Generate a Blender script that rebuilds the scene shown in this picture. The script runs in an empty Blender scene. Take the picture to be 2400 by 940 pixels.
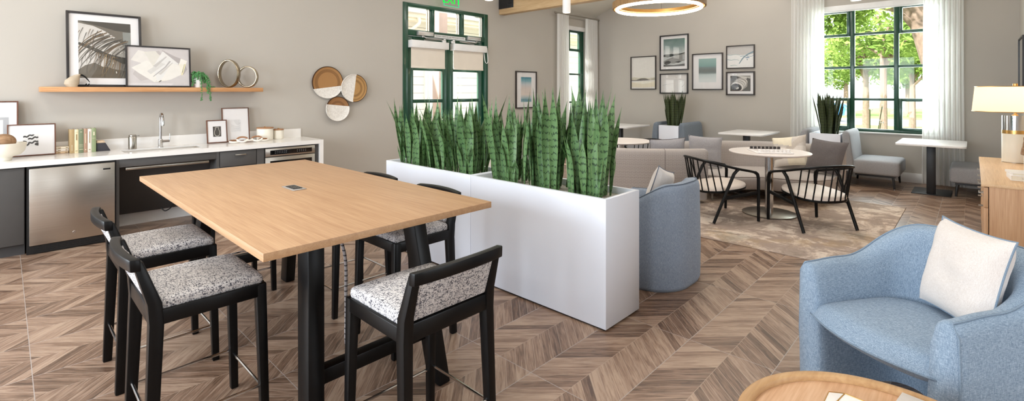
import bpy, bmesh, math, random
from math import sin, cos, pi, radians, sqrt
from mathutils import Vector, Matrix, noise
sc = bpy.context.scene
COL = sc.collection.objects
rnd = random.Random(7)

# ------------------------------------------------------------------ helpers
class MB:
    def __init__(s): s.v = []; s.f = []; s.m = []; s.uv = []; s.M = None; s.mi = 0; s.hasuv = False
    def at(s, M): s.M = M; return s
    def mat(s, i): s.mi = i; return s
    def add(s, vs, fs, uvs=None):
        b = len(s.v)
        for p in vs:
            p = Vector(p)
            s.v.append(s.M @ p if s.M else p)
        for k, f in enumerate(fs):
            s.f.append([b + i for i in f]); s.m.append(s.mi)
            if uvs: s.uv.append([uvs[i] for i in f]); s.hasuv = True
            else: s.uv.append([(0, 0)] * len(f))
        return s
    def box(s, x0, x1, y0, y1, z0, z1):
        vs = [(x, y, z) for z in (z0, z1) for y in (y0, y1) for x in (x0, x1)]
        return s.add(vs, [(0, 2, 3, 1), (4, 5, 7, 6), (0, 1, 5, 4), (2, 6, 7, 3), (0, 4, 6, 2), (1, 3, 7, 5)])
    def cbox(s, c, d): return s.box(c[0]-d[0]/2, c[0]+d[0]/2, c[1]-d[1]/2, c[1]+d[1]/2, c[2]-d[2]/2, c[2]+d[2]/2)
    def frustum(s, a, da, b, db):
        # tapered bar between centre a (x,y size da) and centre b (x,y size db)
        vs = []
        for c, d in ((a, da), (b, db)):
            for sx, sy in ((-1, -1), (1, -1), (1, 1), (-1, 1)): vs.append((c[0]+sx*d[0]/2, c[1]+sy*d[1]/2, c[2]))
        return s.add(vs, [(3, 2, 1, 0), (4, 5, 6, 7)] + [(i, (i+1) % 4, 4+(i+1) % 4, 4+i) for i in range(4)])
    def prism(s, pts, z0, z1, ax='z'):
        n = len(pts)
        def mk(p, h):
            if ax == 'z': return (p[0], p[1], h)
            if ax == 'y': return (p[0], h, p[1])
            return (h, p[0], p[1])
        vs = [mk(p, z0) for p in pts] + [mk(p, z1) for p in pts]
        return s.add(vs, [list(range(n))[::-1], list(range(n, 2*n))] + [(i, (i+1) % n, n+(i+1) % n, n+i) for i in range(n)])
    def tube(s, path, r, n=10, cap=True, closed=False, flat=1.0):
        P = [Vector(p) for p in path]; k = len(P)
        R = r if isinstance(r, (list, tuple)) else [r]*k
        up = None; vs = []; fs = []
        for i, p in enumerate(P):
            if closed: t = P[(i+1) % k] - P[i-1]
            else: t = P[min(i+1, k-1)] - P[max(i-1, 0)]
            t.normalize()
            if up is None:
                up = Vector((0, 0, 1)) if abs(t.z) < .9 else Vector((1, 0, 0))
            a = up - t*up.dot(t)
            if a.length < 1e-5: a = t.orthogonal()
            a.normalize(); up = a; b = t.cross(a)
            for j in range(n):
                q = 2*pi*j/n + pi/n
                vs.append(p + a*cos(q)*R[i]*flat + b*sin(q)*R[i])
        for i in range(k if closed else k-1):
            for j in range(n):
                a0 = i*n+j; a1 = i*n+(j+1) % n; i2 = (i+1) % k
                fs.append((a0, a1, i2*n+(j+1) % n, i2*n+j))
        if cap and not closed:
            fs.append(list(range(n))[::-1]); fs.append(list(range((k-1)*n, k*n)))
        return s.add(vs, fs)
    def lathe(s, prof, n=32, c=(0, 0, 0), cap=True):
        vs = []; fs = []; k = len(prof)
        for r, z in prof:
            for j in range(n): vs.append((c[0]+r*cos(2*pi*j/n), c[1]+r*sin(2*pi*j/n), c[2]+z))
        for i in range(k-1):
            for j in range(n): fs.append((i*n+j, i*n+(j+1) % n, (i+1)*n+(j+1) % n, (i+1)*n+j))
        if cap:
            if prof[0][0] > 1e-6: fs.append(list(range(n))[::-1])
            if prof[-1][0] > 1e-6: fs.append(list(range((k-1)*n, k*n)))
        return s.add(vs, fs)
    def ball(s, c, r, n=10, m=6):
        r = r if isinstance(r, (list, tuple)) else (r, r, r)
        vs = [(c[0], c[1], c[2]-r[2])]
        for i in range(1, m):
            a = -pi/2 + pi*i/m
            for j in range(n): vs.append((c[0]+r[0]*cos(a)*cos(2*pi*j/n), c[1]+r[1]*cos(a)*sin(2*pi*j/n), c[2]+r[2]*sin(a)))
        vs.append((c[0], c[1], c[2]+r[2])); fs = []
        for j in range(n): fs.append((0, 1+(j+1) % n, 1+j))
        for i in range(m-2):
            for j in range(n): fs.append((1+i*n+j, 1+i*n+(j+1) % n, 1+(i+1)*n+(j+1) % n, 1+(i+1)*n+j))
        t = len(vs)-1; b = 1+(m-2)*n
        for j in range(n): fs.append((b+j, b+(j+1) % n, t))
        return s.add(vs, fs)
    def grid(s, fn, nu, nv, uv=None, closeu=False):
        vs = []; uvs = []; fs = []
        for j in range(nv+1):
            for i in range(nu+(0 if closeu else 1)):
                u, v = i/nu, j/nv
                vs.append(fn(u, v)); uvs.append(uv(u, v) if uv else (u, v))
        w = nu if closeu else nu+1
        for j in range(nv):
            for i in range(nu): fs.append((j*w+i, j*w+(i+1) % w, (j+1)*w+(i+1) % w, (j+1)*w+i))
        return s.add(vs, fs, uvs)
    def pad(s, x0, x1, y0, y1, z0, z1, r=.02, crown=0., n=8, dish=None):
        # rounded cushion slab
        def ax(a, b, k):
            h = (b-a)/2; rr = min(r, h*.98)
            L = [-h, -h+rr*.12, -h+rr*.4, -h+rr]
            m = max(1, k)
            L += [-(h-rr)+2*(h-rr)*i/m for i in range(1, m)]
            L += [h-rr, h-rr*.4, h-rr*.12, h]
            return L, h
        X, hx = ax(x0, x1, n); Y, hy = ax(y0, y1, n); Z, hz = ax(z0, z1, 1)
        c = ((x0+x1)/2, (y0+y1)/2, (z0+z1)/2); rr = (min(r, hx*.98), min(r, hy*.98), min(r, hz*.98)); idx = {}; vs = []; fs = []
        H = (hx, hy, hz)
        def vert(i, j, k):
            key = (i, j, k)
            if key in idx: return idx[key]
            p = [X[i], Y[j], Z[k]]; q = []; d = []
            for a in range(3):
                cl = max(-(H[a]-rr[a]), min(H[a]-rr[a], p[a])); q.append(cl); d.append((p[a]-cl)/rr[a])
            L = sqrt(sum(e*e for e in d))
            if L > 1e-9:
                mx = max(abs(e) for e in d); d = [e/L*mx for e in d]
            o = [q[a]+d[a]*rr[a] for a in range(3)]
            w = (1-(o[0]/hx)**2)*(1-(o[1]/hy)**2)
            o[2] += crown*max(0, w)**.6*(1 if o[2] > 0 else .0)
            if dish: o[2] += dish(o[0]/hx, o[1]/hy)
            vs.append((c[0]+o[0], c[1]+o[1], c[2]+o[2])); idx[key] = len(vs)-1
            return idx[key]
        nx, ny, nz = len(X)-1, len(Y)-1, len(Z)-1
        for i in range(nx):
            for j in range(ny):
                fs.append((vert(i, j, 0), vert(i, j+1, 0), vert(i+1, j+1, 0), vert(i+1, j, 0)))
                fs.append((vert(i, j, nz), vert(i+1, j, nz), vert(i+1, j+1, nz), vert(i, j+1, nz)))
            for k in range(nz):
                fs.append((vert(i, 0, k), vert(i+1, 0, k), vert(i+1, 0, k+1), vert(i, 0, k+1)))
                fs.append((vert(i, ny, k), vert(i, ny, k+1), vert(i+1, ny, k+1), vert(i+1, ny, k)))
        for j in range(ny):
            for k in range(nz):
                fs.append((vert(0, j, k), vert(0, j, k+1), vert(0, j+1, k+1), vert(0, j+1, k)))
                fs.append((vert(nx, j, k), vert(nx, j+1, k), vert(nx, j+1, k+1), vert(nx, j, k+1)))
        return s.add(vs, fs)
    def build(s, name, mats, parent=None, bevel=0., seg=2, angle=35, flip=False):
        me = bpy.data.meshes.new(name)
        me.from_pydata([tuple(v) for v in s.v], [], s.f)
        mats = mats if isinstance(mats, (list, tuple)) else [mats]
        for m in mats: me.materials.append(m)
        me.polygons.foreach_set('material_index', s.m)
        if s.hasuv:
            L = me.uv_layers.new(name='UVMap'); flat = []
            for u in s.uv:
                for a in u: flat += [a[0], a[1]]
            L.data.foreach_set('uv', flat)
        bm = bmesh.new(); bm.from_mesh(me)
        if not s.hasuv or bevel: bmesh.ops.recalc_face_normals(bm, faces=bm.faces)
        if bevel:
            es = [e for e in bm.edges if len(e.link_faces) == 2 and e.calc_face_angle(0) > radians(30)]
            bmesh.ops.bevel(bm, geom=es, offset=bevel, segments=seg, affect='EDGES', profile=.5, clamp_overlap=True)
        bm.to_mesh(me); bm.free()
        me.polygons.foreach_set('use_smooth', [True]*len(me.polygons))
        me.set_sharp_from_angle(angle=radians(angle))
        o = bpy.data.objects.new(name, me); COL.link(o)
        if parent: o.parent = parent
        return o

def tag(o, label, cat, group=None, kind=None):
    if label: o['label'] = label
    if cat: o['category'] = cat
    if group: o['group'] = group
    if kind: o['kind'] = kind
    return o
def thing(name, label, cat, loc=(0, 0, 0), rz=0, group=None):
    o = bpy.data.objects.new(name, None); COL.link(o); o.empty_display_size = .1
    loc = Vector(loc)
    if loc.z > .02: loc.z += .0008
    o.location = loc; o.rotation_euler = (0, 0, radians(rz))
    return tag(o, label, cat, group)
def put(o, loc=(0, 0, 0), rz=0, rx=0, ry=0):
    o.location = loc; o.rotation_euler = (radians(rx), radians(ry), radians(rz)); return o
def struct(o): o['kind'] = 'structure'; return o
def copy_tree(o, parent=None):
    c = o.copy(); COL.link(c)
    if parent: c.parent = parent
    for ch in list(o.children): copy_tree(ch, c)
    return c
def lerp(a, b, t): return a+(b-a)*t
def smooth(a, b, x):
    t = max(0, min(1, (x-a)/(b-a))); return t*t*(3-2*t)
def catmull(P, n=6, closed=False):
    P = [Vector(p) for p in P]; out = []; k = len(P)
    for i in range(k if closed else k-1):
        if closed: a, b, c, d = P[i-1], P[i], P[(i+1) % k], P[(i+2) % k]
        else: a, b, c, d = P[max(i-1, 0)], P[i], P[i+1], P[min(i+2, k-1)]
        for j in range(n):
            t = j/n
            out.append(.5*((2*b)+(c-a)*t+(2*a-5*b+4*c-d)*t*t+(3*b-a-3*c+d)*t**3))
    if not closed: out.append(P[-1])
    return out
def text_part(name, body, size, mat, parent, loc, rot, ex=.0008, align='CENTER', sx=1):
    cu = bpy.data.curves.new(name, 'FONT'); cu.body = body; cu.size = size; cu.extrude = ex
    cu.align_x = align; cu.align_y = 'CENTER'; cu.materials.append(mat)
    tmp = bpy.data.objects.new(name+'_curve', cu); COL.link(tmp)
    me = bpy.data.meshes.new_from_object(tmp.evaluated_get(bpy.context.evaluated_depsgraph_get())); bpy.data.objects.remove(tmp); me.name = name
    me.transform(Matrix.Translation(loc) @ Matrix.Rotation(rot[0], 4, 'X') @ Matrix.Diagonal((sx, 1, 1, 1)))
    o = bpy.data.objects.new(name, me); COL.link(o); o.parent = parent
    return o

# ------------------------------------------------------------------ materials
def lin(c):
    f = lambda u: u/12.92 if u <= .04045 else ((u+.055)/1.055)**2.4
    return tuple(f(x/255) for x in c)+(1,)
class NT:
    def __init__(s, name):
        s.m = bpy.data.materials.new(name); s.m.use_nodes = True; s.t = s.m.node_tree; s.t.nodes.clear()
        s.out = s.n('ShaderNodeOutputMaterial')
    def n(s, typ, **k):
        nd = s.t.nodes.new(typ)
        for a, b in k.items(): setattr(nd, a, b)
        return nd
    def l(s, a, b): s.t.links.new(a, b); return s
    def val(s, nd, **k):
        for a, b in k.items():
            nd.inputs[a.replace('_', ' ')].default_value = b
        return nd
    def pbsdf(s, color=None, rough=.5, metal=0., spec=.5, coat=0., coatr=.05, sheen=0.):
        p = s.n('ShaderNodeBsdfPrincipled')
        if color is not None: p.inputs['Base Color'].default_value = color
        p.inputs['Roughness'].default_value = rough; p.inputs['Metallic'].default_value = metal
        p.inputs['Specular IOR Level'].default_value = spec
        p.inputs['Coat Weight'].default_value = coat; p.inputs['Coat Roughness'].default_value = coatr
        p.inputs['Sheen Weight'].default_value = sheen
        s.l(p.outputs[0], s.out.inputs[0]); s.p = p; return p
    def coord(s, kind='Object', scale=(1, 1, 1), rot=(0, 0, 0), loc=(0, 0, 0)):
        tc = s.n('ShaderNodeTexCoord'); mp = s.n('ShaderNodeMapping')
        mp.inputs['Scale'].default_value = scale; mp.inputs['Rotation'].default_value = rot; mp.inputs['Location'].default_value = loc
        s.l(tc.outputs[kind], mp.inputs[0]); return mp.outputs[0]
    def noise(s, vec, scale=5, detail=4, rough=.5, dist=0.):
        nd = s.n('ShaderNodeTexNoise'); s.l(vec, nd.inputs['Vector'])
        s.val(nd, Scale=scale, Detail=detail, Roughness=rough, Distortion=dist); return nd.outputs['Fac']
    def ramp(s, fac, stops, interp='LINEAR'):
        r = s.n('ShaderNodeValToRGB'); e = r.color_ramp.elements; r.color_ramp.interpolation = interp
        while len(e) < len(stops): e.new(.5)
        for k, (p, c) in enumerate(stops): e[k].position = p; e[k].color = c if len(c) == 4 else lin(c)
        s.l(fac, r.inputs[0]); return r.outputs[0]
    def math(s, op, a, b=None, c=None):
        nd = s.n('ShaderNodeMath', operation=op)
        for i, x in enumerate((a, b, c)):
            if x is None: continue
            if isinstance(x, (int, float)): nd.inputs[i].default_value = x
            else: s.l(x, nd.inputs[i])
        return nd.outputs[0]
    def mix(s, fac, a, b, typ='MIX'):
        nd = s.n('ShaderNodeMix', data_type='RGBA', blend_type=typ)
        for i, x in ((0, fac), (6, a), (7, b)):
            if isinstance(x, (int, float)): nd.inputs[i].default_value = x
            elif isinstance(x, tuple): nd.inputs[i].default_value = x if len(x) == 4 else lin(x)
            else: s.l(x, nd.inputs[i])
        return nd.outputs[2]
    def sep(s, vec):
        nd = s.n('ShaderNodeSeparateXYZ'); s.l(vec, nd.inputs[0]); return nd.outputs
    def comb(s, x, y, z=0.):
        nd = s.n('ShaderNodeCombineXYZ')
        for i, a in enumerate((x, y, z)):
            if isinstance(a, (int, float)): nd.inputs[i].default_value = a
            else: s.l(a, nd.inputs[i])
        return nd.outputs[0]
    def bump(s, h, strength=.2, dist=.002):
        b = s.n('ShaderNodeBump'); s.l(h, b.inputs['Height']); b.inputs['Strength'].default_value = strength; b.inputs['Distance'].default_value = dist
        s.l(b.outputs[0], s.p.inputs['Normal'])
    def color(s, c): s.l(c, s.p.inputs['Base Color'])

def m_plain(name, c, rough=.5, metal=0., var=.04, scale=6, coat=0., spec=.5, bump=0., coatr=.05):
    t = NT(name); base = lin(c); t.pbsdf(base, rough, metal, spec, coat, coatr)
    f = t.noise(t.coord(), scale, 3)
    lo = tuple(x*(1-var) for x in base[:3])+(1,); hi = tuple(min(1, x*(1+var)) for x in base[:3])+(1,)
    t.color(t.ramp(f, [(.3, lo), (.7, hi)]))
    if bump: t.bump(t.noise(t.coord(), 220, 2), bump, .001)
    return t.m
def m_emit(name, c, s):
    t = NT(name); e = t.n('ShaderNodeEmission'); e.inputs[0].default_value = lin(c); e.inputs[1].default_value = s
    t.l(e.outputs[0], t.out.inputs[0]); return t.m
def m_wood(name, c0, c1, c2, grain=(1, 0, 0), rough=.45, fine=1., coat=0.):
    # grain runs along the given axis in object space
    t = NT(name); t.pbsdf(lin(c1), rough, 0, .4, coat, .2)
    S = [26*fine, 26*fine, 26*fine]
    for i in range(3):
        if grain[i]: S[i] = 1.6
    v = t.coord(scale=tuple(S))
    a = t.noise(v, 1.0, 4, .55, .6)
    S2 = [x*7 for x in S]; 
    for i in range(3):
        if grain[i]: S2[i] = 5
    b = t.noise(t.coord(scale=tuple(S2)), 1.0, 2, .6)
    f = t.math('ADD', t.math('MULTIPLY', a, .5), t.math('MULTIPLY', b, .5))
    t.color(t.ramp(f, [(.34, c0), (.5, c1), (.66, c2)]))
    t.bump(b, .08, .0006)
    return t.m
def m_tweed(name, axes, dark=(78, 78, 86), mid=(160, 159, 163), light=(212, 209, 208), cell=.0031):
    t = NT(name); t.pbsdf(lin(mid), .9, 0, .2)
    tc = t.n('ShaderNodeTexCoord'); o = t.sep(tc.outputs['Object']); nn = t.sep(tc.outputs['Normal'])
    ax = [t.math('ABSOLUTE', q) for q in nn[:3]]
    isx = t.math('MULTIPLY', t.math('GREATER_THAN', ax[0], ax[1]), t.math('GREATER_THAN', ax[0], ax[2]))
    isz = t.math('MULTIPLY', t.math('GREATER_THAN', ax[2], ax[1]), t.math('GREATER_THAN', ax[2], ax[0]))
    def pick(a_, b_, f): return t.math('ADD', t.math('MULTIPLY', a_, f), t.math('MULTIPLY', b_, t.math('SUBTRACT', 1., f)))
    u = pick(o[1], o[0], isx); v = pick(o[1], o[2], isz)
    wob = t.noise(t.coord(), 90, 2); u = t.math('ADD', u, t.math('MULTIPLY', wob, .0016)); v = t.math('ADD', v, t.math('MULTIPLY', wob, .0016))
    def white(su, sv, off):
        fa = t.math('FLOOR', t.math('ADD', t.math('MULTIPLY', u, su), off)); fb = t.math('FLOOR', t.math('MULTIPLY', v, sv))
        w = t.n('ShaderNodeTexWhiteNoise', noise_dimensions='2D'); t.l(t.comb(fa, fb), w.inputs['Vector']); return w.outputs['Value']
    g1 = white(1/(cell*4.5), 1/cell, .3); g2 = white(1/cell, 1/(cell*4.5), 7.1)
    ck = t.n('ShaderNodeTexChecker'); t.l(t.comb(u, v), ck.inputs['Vector']); ck.inputs['Scale'].default_value = 1/(cell*2.2)
    f = t.mix(ck.outputs['Fac'], g1, g2)
    t.color(t.ramp(f, [(0, dark), (.10, dark), (.30, mid), (.62, light), (1, light)]))
    t.bump(f, .4, .0012)
    return t.m
def m_linen(name, c0, c1, c2, sc_=1., rough=.9, streak=True):
    t = NT(name); t.pbsdf(lin(c1), rough, 0, .2, sheen=.12)
    a = t.noise(t.coord(scale=(55*sc_, 620*sc_, 620*sc_)), 1, 2, .6)
    b = t.noise(t.coord(scale=(620*sc_, 55*sc_, 620*sc_)), 1, 2, .6)
    c = t.noise(t.coord(scale=(620*sc_, 620*sc_, 55*sc_)), 1, 2, .6)
    f = t.math('ADD', t.math('ADD', t.math('MULTIPLY', a, .333), t.math('MULTIPLY', b, .333)), t.math('MULTIPLY', c, .333))
    t.color(t.ramp(f, [(.40, c0), (.5, c1), (.60, c2)]))
    t.bump(f, .35, .0015)
    return t.m

M = {}
def wall_paint(name, c):
    t = NT(name); t.pbsdf(lin(c), .62, 0, .25)
    f = t.noise(t.coord(), 1.2, 3); b = lin(c)
    t.color(t.ramp(f, [(.3, tuple(x*.98 for x in b[:3])+(1,)), (.7, tuple(x*1.02 for x in b[:3])+(1,))]))
    t.bump(t.noise(t.coord(), 180, 3), .06, .001); return t.m
M['wall'] = wall_paint('greige_paint', (183, 177, 168))
M['ceil'] = wall_paint('ceiling_paint', (230, 226, 216))
M['white_paint'] = m_plain('white_paint', (232, 230, 228), .35)
M['beam'] = m_wood('beam_wood', (178, 146, 106), (196, 165, 124), (208, 180, 140), (0, 1, 0), .6, .5)
def floor_mat():
    t = NT('chevron_tile'); t.pbsdf(lin((140, 115, 98)), .34, 0, .45)
    o = t.sep(t.coord()); X, Y = o[0], o[1]
    TW = .467; ty = t.math('DIVIDE', t.math('SUBTRACT', Y, 1.24), TW)
    ti = t.math('FLOOR', ty); fr = t.math('SUBTRACT', ty, ti)
    d = t.math('MULTIPLY', t.math('ABSOLUTE', t.math('SUBTRACT', fr, .5)), TW)     # distance from chevron spine
    side = t.math('GREATER_THAN', fr, .5)
    xi_ = t.math('DIVIDE', t.math('SUBTRACT', X, .105), .917); xi = t.math('FLOOR', xi_); xf = t.math('SUBTRACT', xi_, xi)
    PW = .0764
    q = t.math('DIVIDE', t.math('ADD', X, d), PW); qi = t.math('FLOOR', q); qf = t.math('SUBTRACT', q, qi)
    seed = t.comb(t.math('ADD', qi, t.math('MULTIPLY', xi, 17.0)), t.math('ADD', t.math('MULTIPLY', ti, 2.0), side), 0.)
    w = t.n('ShaderNodeTexWhiteNoise', noise_dimensions='3D'); t.l(seed, w.inputs['Vector'])
    along = t.math('SUBTRACT', X, d); across = t.math('ADD', X, d)
    gv = t.comb(t.math('MULTIPLY', across, 42.), t.math('MULTIPLY', along, 3.2), t.math('MULTIPLY', w.outputs['Value'], 40.))
    g = t.noise(gv, 1., 5, .62, .9)
    g2 = t.noise(t.comb(t.math('MULTIPLY', across, 150.), t.math('MULTIPLY', along, 7.), t.math('MULTIPLY', w.outputs['Value'], 90.)), 1., 3, .6)
    f = t.math('ADD', t.math('ADD', t.math('MULTIPLY', g, .62), t.math('MULTIPLY', g2, .30)), t.math('MULTIPLY', w.outputs['Value'], .24))
    c = t.ramp(f, [(.40, (88, 67, 54)), (.52, (124, 98, 80)), (.62, (150, 123, 104)), (.74, (174, 149, 128))])
    # printed thin joints and real grout
    jp = t.math('MINIMUM', qf, t.math('SUBTRACT', 1., qf)); j1 = t.math('LESS_THAN', jp, .03)
    j2 = t.math('LESS_THAN', d, .0017)
    thin = t.math('MAXIMUM', j1, j2)
    c = t.mix(t.math('MULTIPLY', thin, .75), c, (172, 150, 132))
    e1 = t.math('GREATER_THAN', d, TW/2-.0019)
    xm = t.math('MULTIPLY', t.math('MINIMUM', xf, t.math('SUBTRACT', 1., xf)), .917); e2 = t.math('LESS_THAN', xm, .0019)
    gr = t.math('MAXIMUM', e1, e2)
    c = t.mix(t.math('MULTIPLY', gr, .9), c, (170, 160, 154))
    t.color(c)
    t.l(t.math('ADD', .24, t.math('MULTIPLY', f, .16)), t.p.inputs['Roughness'])
    t.bump(t.math('SUBTRACT', t.math('MULTIPLY', g2, .3), t.math('MAXIMUM', thin, gr)), .12, .0015)
    return t.m
M['floor'] = floor_mat()
M['oak'] = m_wood('pale_oak_veneer', (170, 131, 96), (183, 145, 109), (195, 158, 121), (0, 1, 0), .42, 1.3)
M['oak_x'] = m_wood('warm_oak_shelf', (176, 124, 78), (194, 143, 96), (208, 160, 112), (1, 0, 0), .5, .8)
M['oak_z'] = m_wood('oak_upright', (186, 142, 104), (201, 158, 119), (212, 172, 134), (0, 0, 1), .5, 1.)
M['oak_c'] = m_wood('oak_credenza_top', (206, 166, 124), (220, 182, 140), (230, 196, 156), (1, 0, 0), .4, 1.)
M['mango'] = m_wood('mango_wood', (192, 148, 112), (210, 167, 130), (222, 184, 150), (1, 0, 0), .5, .5)
M['mango_rim'] = m_wood('mango_rim', (176, 136, 94), (190, 150, 106), (202, 164, 120), (1, 0, 0), .5, .35)
M['walnut'] = m_wood('walnut_frame', (74, 44, 32), (98, 62, 46), (120, 80, 60), (0, 0, 1), .45, 1.5)
M['espresso'] = m_plain('dark_frame', (48, 40, 36), .4, var=.1, scale=30)
M['blackframe'] = m_plain('black_frame', (34, 30, 30), .35, var=.1, scale=30)
M['black'] = m_plain('black_stained_wood', (10, 10, 11), .36, var=.15, scale=14, spec=.24)
M['blackmetal'] = m_plain('black_metal', (24, 24, 26), .42, .0, .1)
M['blackplastic'] = m_plain('black_plastic', (16, 16, 17), .4)
M['chrome'] = m_plain('chrome', (205, 205, 206), .12, 1., .02)
M['brushed'] = m_plain('brushed_nickel', (176, 170, 160), .3, 1., .05)
M['pewter'] = m_plain('antique_nickel', (168, 154, 132), .26, 1., .12, 20)
M['gold'] = m_plain('brushed_brass', (214, 170, 104), .28, 1., .05)
def steel():
    t = NT('stainless_steel'); t.pbsdf(lin((190, 182, 172)), .28, 1.)
    f = t.noise(t.coord(scale=(2, 2, 300)), 1, 2)
    t.color(t.ramp(f, [(.3, (186, 178, 168)), (.7, (194, 187, 178))]))
    t.l(t.math('ADD', .26, t.math('MULTIPLY', f, .08)), t.p.inputs['Roughness'])
    t.bump(t.noise(t.coord(scale=(5, 5, .5)), 1, 1), .12, .02); return t.m
M['steel'] = steel()
M['quartz'] = m_plain('white_quartz', (236, 233, 229), .18, 0, .02, 5)
M['cab'] = m_plain('charcoal_laminate', (76, 74, 73), .5, var=.04)
M['cabdark'] = m_plain('dark_laminate_recess', (62, 60, 60), .55, var=.04)
M['darkglass'] = m_plain('black_glass', (10, 10, 11), .08, coat=.6)
M['planter'] = m_plain('white_lacquer_planter', (228, 232, 242), .28, 0, .01, 3)
M['laminate'] = m_plain('white_laminate', (240, 238, 237), .25, 0, .01)
M['blush'] = m_plain('warm_white_laminate', (240, 231, 226), .25, 0, .01)
M['ceramic'] = m_plain('cream_ceramic', (232, 226, 212), .45, 0, .03)
M['whiteceramic'] = m_plain('white_ceramic', (236, 234, 230), .4, 0, .02)
M['soil'] = m_plain('soil', (60, 48, 40), .95, var=.3, scale=60)
M['pebble'] = m_plain('pale_moss', (176, 172, 160), .95, var=.25, scale=50, bump=.5)
M['mat'] = m_plain('mat_board', (234, 231, 230), .6, var=.01)
M['green'] = m_plain('dark_green_paint', (14, 66, 46), .3, var=.05, coat=.2)
M['shade_fabric'] = m_plain('roller_shade', (226, 216, 202), .8, var=.02)
M['closer'] = m_plain('silver_closer', (190, 186, 182), .35, .6)
M['tweed_xy'] = m_tweed('tweed_seat', (0, 1))
M['tweed_xz'] = m_tweed('tweed_back', (0, 2))
M['blue'] = m_linen('blue_linen', (104, 126, 149), (140, 161, 183), (182, 198, 214))
M['blue2'] = m_linen('greyblue_linen', (104, 115, 132), (134, 146, 163), (166, 176, 190))
M['piping_blue'] = m_plain('blue_piping', (128, 147, 166), .85, var=.2, scale=300)
M['cream'] = m_linen('cream_linen', (216, 207, 201), (226, 219, 214), (235, 229, 225), .8)
M['lgrey'] = m_linen('light_grey_linen', (140, 138, 142), (160, 158, 162), (182, 180, 183))
M['dgrey'] = m_linen('charcoal_velvet', (86, 80, 80), (98, 92, 92), (112, 106, 105))
M['banq'] = m_linen('grey_linen_banquette', (132, 132, 135), (154, 154, 157), (174, 174, 177))
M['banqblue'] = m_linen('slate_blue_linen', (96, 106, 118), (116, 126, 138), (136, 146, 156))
M['seatcream'] = m_plain('cream_leather', (224, 212, 202), .5, var=.03)
def sofa_mat():
    t = NT('lattice_upholstery'); t.pbsdf(lin((190, 180, 174)), .9, 0, .2)
    uv = t.coord('UV')
    br = t.n('ShaderNodeTexBrick'); t.l(uv, br.inputs['Vector'])
    s_ = t.sep(uv); v2 = t.comb(s_[1], s_[0]); t.l(v2, br.inputs['Vector'])
    t.val(br, Scale=1., Mortar_Size=.0011, Brick_Width=.058, Row_Height=.0125, Mortar_Smooth=.3)
    br2 = t.n('ShaderNodeTexBrick'); t.l(v2, br2.inputs['Vector']); br2.offset = .3
    t.val(br2, Scale=1., Mortar_Size=.0009, Brick_Width=.017, Row_Height=.025, Mortar_Smooth=.3)
    k = t.math('MAXIMUM', br.outputs['Fac'], t.math('MULTIPLY', br2.outputs['Fac'], .8))
    n_ = t.noise(t.coord('UV', (300, 300, 300)), 1, 3)
    base = t.ramp(n_, [(.3, (166, 158, 154)), (.7, (197, 190, 186))])
    t.color(t.mix(t.math('MULTIPLY', k, .58), base, (110, 102, 101)))
    t.bump(t.math('SUBTRACT', t.math('MULTIPLY', n_, .4), k), .3, .003); return t.m
M['sofa'] = sofa_mat()
def rug_mat():
    t = NT('abstract_rug'); t.pbsdf(lin((190, 170, 150)), .95, 0, .1)
    v = t.coord(scale=(1, 1, 1), rot=(0, 0, .6)); 
    a = t.noise(t.coord(scale=(1.0, 1.7, 1), rot=(0, 0, .7)), 1.9, 13, .70, .7)
    b = t.noise(t.coord(scale=(2.4, .9, 1), rot=(0, 0, -.5), loc=(4, 2, 0)), 2.1, 13, .72, .5)
    c = t.noise(t.coord(loc=(9, 3, 1)), 1.3, 12, .7, .4)
    base = t.ramp(a, [(.36, (144, 130, 119)), (.46, (172, 155, 143)), (.52, (203, 185, 170)), (.56, (216, 201, 187)), (.66, (203, 188, 174))])
    base = t.mix(t.ramp(b, [(.51, (0, 0, 0)), (.54, (255, 255, 255))]), base, (162, 145, 134))
    base = t.mix(t.math('MULTIPLY', t.ramp(c, [(.54, (0, 0, 0)), (.62, (255, 255, 255))]), .55), base, (176, 152, 122))
    base = t.mix(t.math('MULTIPLY', t.ramp(t.noise(t.coord(loc=(1, 8, 4)), 1.7, 13, .72, .4), [(.56, (0, 0, 0)), (.64, (255, 255, 255))]), .5), base, (140, 134, 122))
    t.color(base); t.bump(t.noise(t.coord(), 400, 3), .4, .003); return t.m
M['rug'] = rug_mat()
def leaf_mat(name, c_edge, c_base, c_hi, c_band):
    t = NT(name); t.pbsdf(lin(c_base), .42, 0, .4)
    uv = t.coord('UV'); s_ = t.sep(uv)
    n_ = t.noise(t.comb(t.math('MULTIPLY', s_[0], 5.), t.math('MULTIPLY', s_[1], 16.)), 1., 3, .6, .4)
    w = t.math('FRACT', t.math('ADD', t.math('MULTIPLY', s_[1], 21.), t.math('MULTIPLY', n_, 1.6)))
    band = t.math('LESS_THAN', t.math('ABSOLUTE', t.math('SUBTRACT', w, .5)), .12)
    edge = t.math('GREATER_THAN', t.math('ABSOLUTE', t.math('SUBTRACT', t.math('FRACT', s_[0]), .5)), .45)
    band = t.math('MULTIPLY', band, t.math('GREATER_THAN', t.noise(t.comb(t.math('MULTIPLY', s_[0], 4.), t.math('MULTIPLY', s_[1], 30.), 3.), 1., 2), .44))
    fl = t.math('FLOOR', s_[0]); wn = t.n('ShaderNodeTexWhiteNoise', noise_dimensions='1D'); t.l(fl, wn.inputs['W'])
    base = t.mix(t.noise(t.comb(t.math('MULTIPLY', s_[0], 3.), t.math('MULTIPLY', s_[1], 2.)), 2., 3), c_base, c_hi)
    base = t.mix(t.math('MULTIPLY', wn.outputs['Value'], .6), base, c_hi)
    c = t.mix(t.math('MULTIPLY', band, .85), base, c_band)
    t.color(t.mix(t.math('MULTIPLY', edge, .55), c, c_edge)); return t.m
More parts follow.
